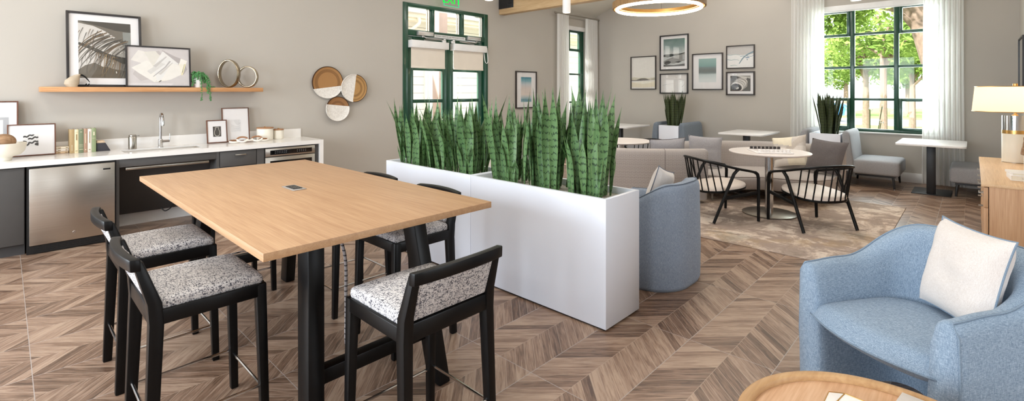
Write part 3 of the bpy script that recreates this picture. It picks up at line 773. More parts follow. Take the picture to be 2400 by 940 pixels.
cb = thing('base_cabinet', 'charcoal base cabinet at the frame edge, left of the fridge', 'cabinet', (-.6, 6.27, 0))
MB().box(-1.0, .735, .06, .60, .0, .10).build('toe_kick', M['cabdark'], cb)
MB().box(-1.0, .735, .02, .60, .10, .808).build('body', M['cabdark'], cb)
MB().box(-.99, .12, 0, .02, .105, .80).build('door', M['cab'], cb, bevel=.002); MB().box(.125, .73, 0, .02, .105, .80).build('door', M['cab'], cb, bevel=.002)
fr = thing('undercounter_fridge', 'stainless undercounter fridge with black vent grille', 'fridge', (.463, 6.25, 0))
MB().box(-.318, .318, .02, .62, .0, .805).build('body', M['blackplastic'], fr)
dr = MB().box(-.302, .306, -.03, .018, .085, .79).build('door', M['steel'], fr, bevel=.004)
bd = MB().box(.215, .272, -.034, -.03, .725, .740).build('badge', M['blackplastic'], dr, bevel=.002)
text_part('badge_lettering', 'SUMMIT', .0125, M['chrome'], dr, (.2435, -.0345, .7325), (pi/2, 0, 0))
MB().tube([(.005, -.03, .155), (.005, -.034, .155)], [.014, .012], 12).build('lock', M['chrome'], dr)
gr = MB(); gr.box(-.302, .306, -.012, .02, .012, .078)
for i in range(7):
    for k in range(3): gr.box(-.27+i*.08, -.21+i*.08, -.016, -.012, .025+k*.016, .032+k*.016)
gr.build('vent_grille', M['blackplastic'], fr)
kp = thing('sink_cabinet', 'charcoal open sink base with sloped dark panel and knee space', 'cabinet', (1.245, 6.27, 0))
MB().box(-.460, -.435, .0, .60, 0, .808).build('side_panel', M['cab'], kp); MB().box(.435, .465, .0, .60, 0, .808).build('side_panel', M['cab'], kp)
MB().box(-.435, .435, 0, .02, .725, .808).build('apron', M['cab'], kp, bevel=.002)
MB().prism([(.20, .70), (.22, .70), (.50, .15), (.48, .15)], -.435, .435, 'x').build('sloped_panel', M['cabdark'], kp)
MB().box(-.435, .435, .585, .60, 0, .13).build('baseboard', M['white_paint'], kp)
MB().box(-.38, .37, .03, .055, .685, .715).build('grab_rail', M['brushed'], kp, bevel=.006)
MB().tube(catmull([(.0, .47, .17), (.03, .44, .13), (.08, .44, .15), (.13, .46, .2)], 5), .006, 6).build('hose', M['blackplastic'], kp)
dc = thing('drawer_cabinet', 'charcoal drawer unit between the sink base and the oven', 'cabinet', (1.945, 6.27, 0))
MB().box(-.232, .25, .02, .60, .0, .808).build('body', M['cabdark'], dc); MB().box(.167, .25, 0, .02, .0, .80).build('filler', M['cab'], dc)
for z0, z1 in ((.625, .80), (.37, .618), (.11, .363)):
    dw = MB().box(-.228, .160, -.0, .02, z0, z1).build('drawer', M['cab'], dc, bevel=.002)
    h = MB(); zz = z1-.045; h.box(-.075, .04, -.028, -.018, zz-.007, zz+.007); h.box(-.070, -.058, -.018, 0, zz-.005, zz+.005); h.box(.023, .035, -.018, 0, zz-.005, zz+.005)
    h.build('handle', M['brushed'], dw, bevel=.001)
ov = thing('oven', 'stainless built-in oven with black control strip, at the counter end', 'oven', (2.515, 6.265, 0))
MB().box(-.315, .3635, .02, .60, 0, .808).build('housing', M['cab'], ov)
MB().box(-.312, .302, -.012, .02, .695, .795).build('control_panel', M['steel'], ov, bevel=.003)
p = MB().box(-.255, .262, -.0145, -.012, .715, .770).build('display', M['darkglass'], ov)
bt = MB()
for i in range(7):
    for k in range(2): bt.box(-.2+i*.022, -.19+i*.022, -.0152, -.0145, .732+k*.018, .738+k*.018)
for i in range(5):
    for k in range(2): bt.box(.07+i*.026, .08+i*.026, -.0152, -.0145, .732+k*.018, .738+k*.018)
bt.build('buttons', flat((120, 120, 122)), ov)
od = MB(); od.box(-.312, .302, -.012, .02, .22, .685); odo = od.build('door', M['steel'], ov, bevel=.003)
MB().box(-.255, .262, -.0145, -.012, .30, .640).build('window', M['darkglass'], odo)
MB().box(-.312, .302, 0, .02, .09, .21).build('lower_panel', M['steel'], ov, bevel=.003)

# counter objects
sh = tag(MB().box(.248, 2.307, 6.62, 6.9, 1.494, 1.545).build('floating_shelf', M['oak_x'], bevel=.003), 'long oak floating shelf above the kitchen counter', 'shelf')
# palm photograph
pal = []
pr = random.Random(12)
dk, md, lt, br = (62, 58, 50), (104, 97, 86), (176, 170, 160), (110, 88, 62)
pal.append(((206, 201, 194), [(0, 0), (1, 0), (1, 1), (0, 1)]))
pal.append(((156, 150, 140), [(.5, 0), (1, 0), (1, .7), (.8, .62), (.6, .45), (.5, .3)]))
pal.append((md, [(0, 1), (1, 1), (1, .62), (.86, .58), (.72, .72), (.5, .84), (.28, .92), (0, .96)]))
pal.append((dk, [(.0, 1), (1, 1), (1, .84), (.7, .86), (.4, .92), (.1, .97)]))
pal.append(((132, 134, 128), [(.84, .84), (1, .84), (1, .45), (.86, .5)]))
pal.append((dk, stroke(curve2([(0, .60), (.25, .52), (.55, .40), (.85, .33), (1, .30)]), .045, .11)))
pal.append((md, [(0, 0), (1, 0), (1, .12), (.7, .16), (.45, .2), (.3, .27), (.12, .22), (0, .14)]))
pal.append(((88, 78, 62), [(.22, 0), (.8, 0), (.78, .12), (.55, .2), (.36, .2)]))
for i in range(30):
    x = .42+.58*i/30; y = .80-.18*(x-.42)/.58+pr.uniform(-.06, .05); L = pr.uniform(.45, .95); a = radians(pr.uniform(203, 226))
    pal.append((pr.choice([dk, dk, md, br, (84, 76, 62)]), stroke(curve2([(x, y), (x+L*.45*cos(a-.15), y+L*.45*sin(a-.15)), (x+L*.9*cos(a), y+L*.9*sin(a)), (x+L*1.05*cos(a+.12), y+L*1.1*sin(a+.12))]), pr.uniform(.010, .024), .004)))
for i in range(9):
    x = pr.uniform(.02, .4); y = pr.uniform(.7, .96); L = pr.uniform(.15, .34); a = radians(pr.uniform(228, 262))
    pal.append((pr.choice([dk, md, br]), stroke(curve2([(x, y), (x+L*.5*cos(a), y+L*.5*sin(a)), (x+L*cos(a)*.7, y+L*sin(a))]), .012, .004)))
for i in range(26):
    x = .34+.66*i/26; y = lerp(.46, .30, i/26); L = pr.uniform(.22, .5); a = radians(pr.uniform(232, 268))
    pal.append((pr.choice([dk, md, br, br, (136, 116, 84)]), stroke(curve2([(x, y), (x+L*.5*cos(a)*.8, y+L*.5*sin(a)), (x+L*cos(a)*1.1, y+L*sin(a))]), pr.uniform(.012, .022), .004)))
for i in range(18):
    x, y = pr.uniform(.55, .96), pr.uniform(.06, .55); pal.append(((206, 200, 190), ell(x, y, .010, .012, 8)))
pal.append((dk, [(.62, .36), (1, .34), (1, .24), (.8, .27)]))
picture('large black-framed palm frond photograph leaning on the oak shelf', .625, .80, (.757, 6.725, 1.545), 0, 8, .022, .03, 'blackframe', .072, pal)
ab = []
ab.append(((190, 183, 180), [(.08, .3), (.2, .12), (.42, .2), (.6, .7), (.5, .93), (.3, .85)]))
ab.append(((176, 169, 168), [(.55, .95), (.75, .8), (.9, .72), (.97, .45), (.9, .3), (.6, .5)]))
sheets = [((226, 221, 214), [(.05, .66), (.17, .92), (.55, .80), (.40, .50)]), ((232, 228, 220), [(.06, .46), (.3, .66), (.62, .42), (.42, .09), (.30, .2), (.16, .34)]),
          ((220, 216, 206), [(.26, .88), (.44, .92), (.62, .6), (.4, .5)]), ((236, 231, 214), [(.42, .10), (.62, .14), (.86, .30), (.95, .68), (.86, .7), (.74, .32)]),
          ((228, 226, 222), [(.40, .5), (.56, .92), (.82, .60), (.70, .22), (.46, .12)]), ((214, 211, 206), [(.30, .38), (.52, .62), (.60, .58), (.36, .30)]), ((234, 230, 222), [(.52, .14), (.70, .60), (.84, .56), (.86, .3), (.68, .16)]),
          ((196, 192, 188), stroke([(.42, .5), (.62, .78)], .06, .02)), ((176, 172, 170), stroke([(.40, .24), (.60, .50), (.68, .66)], .016, .03)), ((206, 202, 196), stroke([(.5, .3), (.72, .62)], .05, .02)),
          ((230, 222, 180), [(.86, .28), (.89, .3), (.96, .66), (.94, .68)]), ((70, 66, 60), stroke([(.88, .36), (.92, .60)], .008, .003)), ((240, 235, 225), [(.83, .58), (.86, .74), (.97, .68), (.95, .6)]), ((96, 90, 80), stroke([(.49, .1), (.53, .14)], .02, .02))]
ab += sheets
picture('black-framed abstract of overlapping paper shapes in front of the palm photograph', .605, .462, (1.218, 6.672, 1.545), 0, 5, .016, .026, 'blackframe', .0, ab, (205, 199, 197))
# stone bird
bi = thing('bird_figurine', 'stone bird figurine with black beak on the oak shelf', 'figurine', (.49, 6.650, 1.545))
def birdf(u, v):
    a = 2*pi*u; spine = [(-.005, 0, .0, .045), (-.012, 0, .03, .062), (-.006, 0, .07, .060), (.014, 0, .105, .042), (.035, 0, .125, .028), (.055, 0, .132, .014), (.066, 0, .130, .002)]
    k = v*(len(spine)-1); i = min(int(k), len(spine)-2); f_ = k-i; p = [lerp(spine[i][j], spine[i+1][j], f_) for j in range(4)]
    return (p[0]+p[3]*cos(a)*(.95), p[3]*.68*sin(a), p[2]+p[3]*.18*cos(a)*v)
b = MB(); b.grid(birdf, 18, 18, closeu=True); b.build('body', M['stone'], bi, angle=180)
MB().tube(catmull([(.05, 0, .128), (.085, -.005, .108), (.115, -.01, .07), (.128, -.012, .045)], 5), [.011-.0006*i for i in range(16)], 8).build('beak', M['black'], bi)
ft = MB(); ft.tube([(.03, -.012, .012), (.09, -.02, .012)], .007, 6); ft.tube([(.03, .012, .012), (.085, .012, .014)], .007, 6); ft.tube([(.09, -.02, .012), (.1, -.024, .03), (.097, -.024, .034)], .006, 6); ft.tube([(.11, -.016, .01), (.124, -.02, .034)], .005, 6)
ft.build('foot', M['black'], bi)
# trailing plant
tp = thing('trailing_plant', 'small trailing succulent in a white pot on the oak shelf', 'plant', (1.60, 6.685, 1.545))
MB().lathe([(.034, 0), (.036, .004), (.047, .10), (.047, .135), (.044, .138), (.041, .135), (.040, .11), (0, .11)], 24).build('pot', M['whiteceramic'], tp)
st = MB(); rr = random.Random(5)
def strand(P, nb, r):
    C = catmull(P, 8); L = len(C)-1
    for i in range(nb):
        k = i/(nb-1)*L; j = min(int(k), L-1); p = C[j].lerp(C[j+1], k-j)
        for q in range(2): st.ball(p+Vector((rr.uniform(-1, 1), rr.uniform(-1, 1), rr.uniform(-.5, .5)))*r*.9, r*rr.uniform(.8, 1.15), 6, 4)
for k in range(26):
    a = 2*pi*k/26+rr.uniform(-.2, .2); R = rr.uniform(.045, .075); zz = .155+rr.uniform(-.01, .03); dn = rr.uniform(.02, .09)
    strand([(0.01, 0, .12), (R*.5*cos(a), R*.5*sin(a), zz), (R*cos(a), R*sin(a), zz-.02), (R*1.15*cos(a), R*1.1*sin(a), zz-.03-dn)], 14, .0075)
strand([(0, 0, .12), (.0, -.04, .15), (.005, -.075, .12), (.012, -.09, .0), (.014, -.085, -.15)], 32, .0075)
strand([(0, 0, .12), (.05, -.03, .15), (.085, -.06, .12), (.10, -.08, .0), (.106, -.082, -.155)], 34, .0085)
strand([(0, 0, .12), (.04, -.035, .15), (.065, -.07, .10), (.075, -.085, .0), (.078, -.083, -.07)], 26, .008)
strand([(0, 0, .12), (-.05, -.03, .14), (-.065, -.05, .1), (-.07, -.05, .02)], 20, .0075)
strand([(.05, 0, .12), (.085, -.02, .09), (.1, -.03, .02), (.13, -.03, .008), (.16, -.035, .006)], 22, .006)
st.build('foliage', M['bead'], tp)
def ringobj(label, loc, rx, rzz, band, rot, dep):
    r = thing('ring_sculpture', label, 'sculpture', loc, rot, 'nickel rings on the oak shelf')
    m = MB(); n = 64; vs = []; fs = []; t = .013
    for i in range(n):
        a = 2*pi*i/n
        z = rzz*(1+sin(a)); zf = max(z, .012)
        for (o_, y) in ((0, -dep/2), (t*.4, -dep/2-.001), (t, -dep*.42), (t*1.1, 0), (t, dep*.42), (t*.4, dep/2+.001), (0, dep/2), (-.002, 0)):
            k = 1-(t*1.1-o_)/rx; k2 = 1-(t*1.1-o_)/rzz
            zz = rzz+rzz*k2*sin(a)
            vs.append((rx*k*cos(a), y, max(zz, .001 if o_ > t*.9 else .004+(t-o_)*.4)))
    for i in range(n):
        for j in range(8): fs.append((i*8+j, i*8+(j+1) % 8, ((i+1) % n)*8+(j+1) % 8, ((i+1) % n)*8+j))
    m.add(vs, fs); m.build('band', M['pewter'], r, angle=50)
ringobj('taller nickel oval ring sculpture on the oak shelf', (1.945, 6.735, 1.545), .128, .176, 0, -44, .07)
ringobj('smaller nickel ring sculpture at the shelf end', (2.160, 6.735, 1.545), .124, .139, 0, -38, .06)

# frames on the counter
wav = []
for k, (y0, x0, x1) in enumerate(((.78, 0, .7), (.6, .33, 1), (.1, 0, .4), (.26, .33, 1))):
    pts = [(x0+(x1-x0)*i/24, y0+.20*(i/24)*(x1-x0)/.7+.045*sin(i/24*(x1-x0)/.7*13)) for i in range(25)]
    wav.append(((50, 48, 46), stroke(pts, .12)))
wav.append(((50, 48, 46), ell(0, .38, .26, .13, 16, -pi/2, pi/2))); wav.append(((50, 48, 46), ell(1, .18, .26, .13, 16, pi/2, 3*pi/2)))
picture('walnut-framed print of black wavy lines, landscape, beside the books', .345, .315, (.195, 6.745, .86), 0, 9, .010, .022, 'walnut', 0, wav, (226, 224, 222), artbox=(-.062, .046, .092, .212))
sq = [((176, 176, 178), [(.1, .05), (.9, .05), (.9, .95), (.1, .95)]), ((226, 224, 222), [(.25, .05), (.75, .05), (.75, .85), (.25, .85)]), ((150, 150, 150), [(.4, .05), (.5, .05), (.5, .8), (.4, .8)])]
picture('tall walnut-framed print at the photo edge, behind the wavy-line print', .46, .545, (-.128, 6.80, .86), 0, 7, .012, .024, 'walnut', 0, sq, (232, 230, 229), artbox=(-.07, .19, .14, .40))
vs_ = [((224, 218, 206), stroke(curve2([(.30, .90), (.70, .90), (.72, .80), (.68, .76), (.80, .55), (.84, .36), (.72, .12), (.5, .07), (.28, .12), (.16, .36), (.20, .55), (.32, .76), (.28, .80), (.30, .90)]), .035))]
picture('small walnut-framed print of a vase outline, in front of the line-art print', .225, .285, (1.82, 6.755, .86), 0, 9, .012, .02, 'walnut', 0, vs_, (58, 54, 48), artbox=(-.044, .044, .078, .205))
ln = []
for i in range(6): ln.append(((150, 148, 146), stroke(curve2([(0, .62-.11*i), (.18, .52-.105*i), (.5, .44-.08*i), (.8, .43-.075*i), (1, .36-.07*i)]), .012)))
for i in range(6): ln.append(((150, 148, 146), stroke(curve2([(.38+.11*i, 1), (.42+.1*i, .82-.02*i), (.6+.08*i, .6+.03*i), (.85+.03*i, .5+.06*i), (1, .46+.075*i)]), .012)))
ln.append(((160, 158, 156), stroke([(0, 1), (1, 1)], .012)))
picture('larger walnut-framed print of thin curved lines, beside the canisters', .315, .43, (2.045, 6.80, .86), 0, 7, .011, .02, 'walnut', 0, ln, (232, 230, 229), artbox=(-.055, .055, .125, .275))
# books on the counter
def book(label, w, h, d, loc, col, rz=0, rx=0, ry=0, group=None, marks=(), lying=False):
    r = thing('book', label, 'book', loc, 0, group); r.rotation_euler = (radians(rx), radians(ry), radians(rz))
    c = flat(col, .7); m = MB(); t = .0025
    m.box(-w/2, -w/2+t, 0, d, 0, h); m.box(w/2-t, w/2, 0, d, 0, h)
    m.grid(lambda u, v: (-w/2+w*u, -.004*sin(pi*u), h*v), 8, 1); m.grid(lambda u, v: (-w/2+w*u, .0025, h*v), 8, 1)
    m.build('cover', c, r)
    MB().box(-w/2+t, w/2-t, .004, d-.004, .004, h-.004).build('pages', M['paper'], r)
    if marks:
        k = MB()
        for z0, z1, f in marks: k.box(-w/2*f, w/2*f, -.0052, -.003, z0*h, z1*h)
        k.build('spine_marks', flat((150, 128, 92) if sum(col) > 480 else (214, 206, 178), .6), r)
    return r
G = 'upright books on the counter'
x = .468
for lab, w, h, col, mk in (('tan upright book at the near end of the counter row', .037, .245, (176, 150, 108), ((.1, .35, .1),)),
    ('slim cream upright book between the tan and dark green ones', .031, .243, (232, 218, 180), ((.55, .8, .3), (.08, .1, .6), (.88, .89, .6))),
    ('dark sage green upright book with pale spine lines', .038, .243, (118, 128, 100), ((.88, .9, .4), (.34, .35, .8), (.29, .30, .8), (.24, .25, .8), (.14, .16, .8))),
    ('slim pinkish-brown upright book beside the dark sage one', .030, .246, (172, 138, 116), ((.1, .14, .3), (.4, .8, .15))),
    ('slim white upright book between the brown and light green ones', .031, .243, (228, 218, 206), ((.4, .9, .2), (.1, .13, .4))),
    ('light green upright book against the dark bookend', .035, .25, (138, 150, 112), ((.58, .59, .8), (.7, .85, .3)))):
    book(lab, w, h, .152, (x+w/2, 6.722, .86), col, 0, 0, 0, G, mk); x += w+.0012
for i, (lab, col) in enumerate((('lowest pale tan book of the small flat stack', (206, 178, 146)), ('white middle book of the small flat stack', (236, 226, 214)), ('cream top book of the small flat stack', (226, 216, 196)))):
    book(lab, .022, .20, .108, (.262+.002*i, 6.768, .8715+.0235*i), col, 0, 0, 90, 'flat books on the counter', ((.88, .96, .4), (.6, .7, .4)))
be = thing('bookend', 'dark wedge bookend with pale wood cap beside the green book', 'bookend', (.682, 6.74, .86))
MB().prism([(0, 0), (.115, 0), (.073, .088), (0, .088)], 0, .09, 'y').build('wedge', flat((52, 50, 56), .5), be, bevel=.002)
MB().prism([(0, .088), (.073, .088), (.062, .113), (0, .113)], .0, .09, 'y').build('cap', m_plain('pale_wood_cap', (204, 178, 150), .6, var=.15, scale=60), be, bevel=.002)
# bowl with wooden balls
bw = tag(MB().lathe([(0, .012), (.05, .012), (.056, 0), (.06, 0), (.062, .02), (.066, .032), (.115, .048), (.146, .082), (.157, .125), (.159, .158), (.153, .160), (.150, .125), (.138, .09), (.1, .062), (0, .05)], 48, cap=False).build('bowl', M['ceramic'], angle=60), 'white footed ceramic bowl on the counter at the photo edge', 'bowl')
put(bw, (-.005, 6.49, .861))
wbm = MB().ball((0, 0, 0), (.085, .085, .072), 24, 14); o = wbm.build('wooden_ball', M['brownwood'], angle=180); put(o, (.0, 6.47, 1.035)); tag(o, 'brown wooden ball resting in the white footed bowl', 'ornament')
# canisters
def canister(label, loc, r, h):
    t = thing('canister', label, 'canister', loc, 0, 'canisters on the counter')
    MB().lathe([(r*.93, 0), (r*.97, .004), (r, .02), (r, h-.004), (r*.98, h), (0, h)], 40).build('jar', M['ceramic'], t)
    l = MB().lathe([(r*1.03, h+.001), (r*1.04, h+.004), (r*1.04, h+.013), (r*1.02, h+.016), (0, h+.017)], 40).build('lid', m_wood('acacia', (140, 96, 64), (170, 124, 88), (192, 150, 112), (1, 0, 0), .5, .8), t)
    MB().lathe([(.010, h+.017), (.012, h+.022), (.009, h+.027), (0, h+.028)], 14).build('knob', M['gold'], l)
canister('larger cream canister with wooden lid on the counter', (2.372, 6.745, .86), .098, .150)
canister('smaller cream canister with wooden lid at the counter end', (2.550, 6.765, .86), .064, .118)
# chain ornament
ch = thing('link_chain', 'decorative chain of brown and white wooden links on the counter', 'ornament', (2.13, 6.595, .86))
def link(cx, cy, cz, rx, ry, tilt, rot, name, mat, a0=0, a1=2*pi):
    m = MB(); n = 28; P = []
    T = Matrix.Translation((cx, cy, cz)) @ Matrix.Rotation(radians(rot), 4, 'Z') @ Matrix.Rotation(radians(tilt), 4, 'X')
    full = a1-a0 > 6.2
    for i in range(n if full else n+1):
        a = a0+(a1-a0)*i/n; P.append(T @ Vector((rx*cos(a), ry*sin(a), 0)))
    m.tube(P, .011, 8, closed=full); m.build(name, mat, ch)
wl = m_wood('brown_link', (120, 80, 54), (156, 112, 80), (180, 138, 104), (1, 0, 0), .5, .6)
for i in range(5):
    cx = -.165+i*.085; tl = (14, 48, -10, 46, 12)[i]
    cz = (.021, .041, .019, .040, .020)[i]
    link(cx, .01*(-1)**i, cz, .056, .036, tl, (-1)**i*12, 'link', wl, .0, pi); link(cx, .01*(-1)**i, cz, .056, .036, tl, (-1)**i*12, 'link', flat((236, 230, 220), .6), pi, 2*pi)
# woven wall plates
def woven(name, cut_ang, cut_off, seed, c1=(150, 108, 66), c2=(178, 136, 90), dark=(96, 66, 42)):
    t = NT(name); t.pbsdf(lin(c1), .8, 0, .2)
    o = t.sep(t.coord()); X, Z = o[0], o[2]
    r = t.math('SQRT', t.math('ADD', t.math('MULTIPLY', X, X), t.math('MULTIPLY', Z, Z)))
    an = t.math('ARCTAN2', Z, X)
    ring = t.math('FRACT', t.math('MULTIPLY', r, 130.)); 
    base = t.mix(ring, c1, c2)
    st = t.math('LESS_THAN', t.math('FRACT', t.math('ADD', t.math('MULTIPLY', an, 14.), t.math('MULTIPLY', r, 60.))), .6)
    bnd = t.math('MULTIPLY', t.math('GREATER_THAN', r, seed[0]), t.math('LESS_THAN', r, seed[1]))
    base = t.mix(t.math('MULTIPLY', t.math('MULTIPLY', bnd, st), .75), base, dark)
    if len(seed) > 3:
        b2 = t.math('MULTIPLY', t.math('GREATER_THAN', r, seed[2]), t.math('LESS_THAN', r, seed[3])); base = t.mix(t.math('MULTIPLY', t.math('MULTIPLY', b2, st), .7), base, dark)
    base = t.mix(t.math('GREATER_THAN', r, seed[-1]), base, (72, 50, 36))
    side = t.math('GREATER_THAN', t.math('ADD', t.math('MULTIPLY', X, cos(cut_ang)), t.math('MULTIPLY', Z, sin(cut_ang))), cut_off)
    wh = t.ramp(t.noise(t.coord(scale=(60, 60, 60)), 1, 3), [(.3, (216, 210, 202)), (.7, (238, 234, 227))])
    t.color(t.mix(side, wh, base)); t.bump(ring, .3, .002); return t.m
def plate(label, c, R, mat, d):
    m = MB(); P = [(0, .028), (R*.5, .024), (R*.86, .020), (R*.95, .03), (R*.985, .034), (R, .028), (R, .02), (R*.9, .008), (R*.5, 0), (0, 0)]
    m.at(Matrix.Rotation(radians(90), 4, 'X')).lathe(P, 64, cap=False)
    o = m.build('hanging_plate', mat, angle=50); put(o, c); tag(o, label, 'wall plate', 'woven plates on the wall')
plate('largest round woven wall plate, brown above and white below', (3.290, 6.895, 1.630), .237, woven('woven_a', radians(97), -.072, (.150, .195, .226)), 0)
plate('mid-sized woven wall plate, white half beside a patterned brown half', (3.690, 6.856, 1.548), .214, woven('woven_b', radians(-8), .006, (.10, .135, .165, .19, .204), (160, 120, 72), (190, 150, 98)), 0)
plate('smallest woven wall plate, mostly white with a brown top', (3.425, 6.856, 1.240), .183, woven('woven_c', radians(84), .052, (.085, .12, .172), (140, 100, 64), (160, 118, 80)), 0)
# ------------------------------------------------------------------ high table
tb = thing('high_table', 'long oak-topped counter-height table on black trestle legs', 'table', (1.225, 3.02, 0))
MB().box(-.575, .575, -1.155, 1.165, .878, .91).build('tabletop', M['oak'], tb, bevel=.002)
for sy in (-1, 1):
    yb, yt = sy*(1.01 if sy < 0 else .93), sy*(.86 if sy < 0 else .66)
    for sx in (-1, 1):
        m = MB(); xb, xt = sx*.335, sx*.27
        m.frustum((xb, yb, .0), (.07, .105), (xt, yt, .876), (.075, .115))
        m.build('leg', M['black'], tb, bevel=.006)
    ym = lerp(yb, yt, .30)+(.025 if sy > 0 else 0)
    MB().box(-.30, .30, ym-.03, ym+.03, .235, .30).build('stretcher', M['black'], tb, bevel=.004)
    MB().box(-.27, .27, yt-.04, yt+.04, .825, .878).build('top_rail', M['black'], tb, bevel=.003)
MB().box(-.035, .035, -.80, .62, .84, .877).build('spine_rail', M['black'], tb)
po = thing('power_outlet', 'silver-framed flush power outlet in the table top with a hanging cable', 'power outlet', (1.22, 2.995, .91))
fr_ = MB(); fr_.box(-.040, .040, -.088, .088, .0, .004); fr_.build('bezel', M['closer'], po, bevel=.001)
sk_ = MB(); sk_.box(-.026, .026, -.060, .060, .004, .007); so = sk_.build('socket_plate', M['blackplastic'], po)
sl = MB()
for yy in (-.04, -.012, .016): sl.box(-.012, -.006, yy-.005, yy+.005, .007, .0075); sl.box(.006, .012, yy-.005, yy+.005, .007, .0075)
sl.build('socket_slots', flat((130, 126, 116)), so)
def cable_mat():
    t = NT('braided_cable'); t.pbsdf(lin((150, 146, 146)), .6)
    z = t.sep(t.coord())[2]; k = t.math('GREATER_THAN', t.math('FRACT', t.math('MULTIPLY', z, 38.)), .72)
    t.color(t.mix(k, (158, 152, 152), (60, 56, 58))); return t.m
MB().tube(catmull([(.05, 0, -.046), (.08, -.1, -.12), (.16, -.30, -.32), (.13, -.40, -.60), (.10, -.46, -.80), (.10, -.50, -.895), (.14, -.46, -.903), (.2, -.3, -.903)], 6), .0095, 8).build('power_cable', cable_mat(), po)

# ------------------------------------------------------------------ counter stools (local front = +y)
def make_stool(label, grp):
    t = thing('counter_stool', label, 'stool', (0, 0, 0), 0, grp)
    W, D = .222, .212
    for sx in (-1, 1):
        m = MB(); m.frustum((sx*(W-.012), D-.004, 0), (.032, .034), (sx*(W-.022), D-.022, .648), (.044, .044)); m.build('leg', M['black'], t, bevel=.006)
        m = MB()
        R = [((sx*(W-.010), -D+.0, 0), (.034, .040)), ((sx*(W-.020), -D+.022, .60), (.044, .050)), ((sx*(W-.020), -D+.016, .68), (.044, .048)), ((sx*(W-.024), -D-.037, .852), (.034, .034))]
        for (a, da), (b, db) in zip(R, R[1:]): m.frustum(a, da, b, db)
        vs = []; fs = []
        m = MB()
        for c, d in R:
            for ux, uy in ((-1, -1), (1, -1), (1, 1), (-1, 1)): vs.append((c[0]+ux*d[0]/2, c[1]+uy*d[1]/2, c[2]))
        for i in range(3):
            for j in range(4): fs.append((i*4+j, i*4+(j+1) % 4, (i+1)*4+(j+1) % 4, (i+1)*4+j))
        fs += [(3, 2, 1, 0), (12, 13, 14, 15)]
        m.add(vs, fs); m.build('leg', M['black'], t, bevel=.006)
    a = MB(); x0, x1, y0, y1 = -W+.0, W-.0, -D, D
    a.box(-W, -W+.03, -D+.03, D-.03, .592, .65); a.box(W-.03, W, -D+.03, D-.03, .592, .65); a.box(-W+.03, W-.03, D-.03, D, .592, .65); a.box(-W+.03, W-.03, -D+.0, -D+.03, .592, .66)
    a.build('seat_frame', M['black'], t, bevel=.005)
    MB().pad(-W+.012, W-.012, -D+.035, D-.008, .64, .686, .018, .016, 8).build('seat', M['tweed_xy'], t, angle=60)
    # curved top rail
    r = MB(); n = 12; vs = []; fs = []
    for i in range(n+1):
        u = -1+2*i/n; x = u*(W-.004); y = -D-.040-.026*(1-u*u)
        for dy, z in ((-.020, .824), (.016, .818), (.014, .868), (-.022, .872)): vs.append((x, y+dy, z-.006*u*u))
    for i in range(n):
        for j in range(4): fs.append((i*4+j, i*4+(j+1) % 4, (i+1)*4+(j+1) % 4, (i+1)*4+j))
    fs += [(3, 2, 1, 0), (n*4, n*4+1, n*4+2, n*4+3)]
    r.add(vs, fs); r.build('top_rail', M['black'], t, bevel=.006)
    # upholstered back panel
    b = MB(); nu, nv = 12, 6
    def face(side):
        def fn(u, v):
            x = (-1+2*u)*(W-.038); uu = -1+2*u
            y = lerp(-D+.016, -D-.034, v)-.024*(1-uu*uu)*v
            th = .008+(.020 if side > 0 else .004)*(max(0, (1-uu**4)*(1-(2*v-1)**4)))**.5
            return (x, y+th*side, lerp(.665, .828, v))
        return fn
    b.grid(face(1), nu, nv); b.grid(face(-1), nu, nv)
    vs = []; fs = []
    loop = [(u/nu, 0) for u in range(nu+1)]+[(1, v/nv) for v in range(1, nv+1)]+[(u/nu, 1) for u in range(nu-1, -1, -1)]+[(0, v/nv) for v in range(nv-1, 0, -1)]
    for p in loop: vs.append(face(1)(*p)); vs.append(face(-1)(*p))
    k = len(loop)
    b.add(vs, [(2*i, 2*i+1, (2*i+3) % (2*k), (2*i+2) % (2*k)) for i in range(k)])
    b.hasuv = False
    b.build('backrest', M['tweed_xz'], t, angle=60)
    for p, q in (((-W+.012, D-.008, .175), (W-.012, D-.008, .175)), ((-W+.012, -D+.004, .215), (W-.012, -D+.004, .215)), ((-W+.012, D-.006, .195), (-W+.012, -D+.004, .195)), ((W-.012, D-.006, .195), (W-.012, -D+.004, .195))):
        MB().tube([p, q], .0065, 8).build('footrest_bar', M['chrome'], t)
    return t
SG = 'stools around the high table'
st0 = make_stool('black tweed counter stool on the fridge side of the table, nearer the camera', SG)
put(st0, (.598, 2.502, 0), -90)
for lab, x, y, rz in (('black counter stool with tweed seat standing nearest the fridge', .61, 3.277, -90),
        ('black counter stool at the near short end of the table, its back to us', 1.20, 1.675, 0),
        ('black counter stool tucked under the table side facing the white planters, near end', 1.715, 2.55, 90),
        ('black counter stool mostly hidden under the planter side of the table, far end', 1.715, 3.26, 90),
        ('black counter stool hidden under the far short end of the table, near the sink', 1.198, 4.03, 180)):
    s = copy_tree(st0); put(s, (x, y, 0), rz); s['label'] = lab

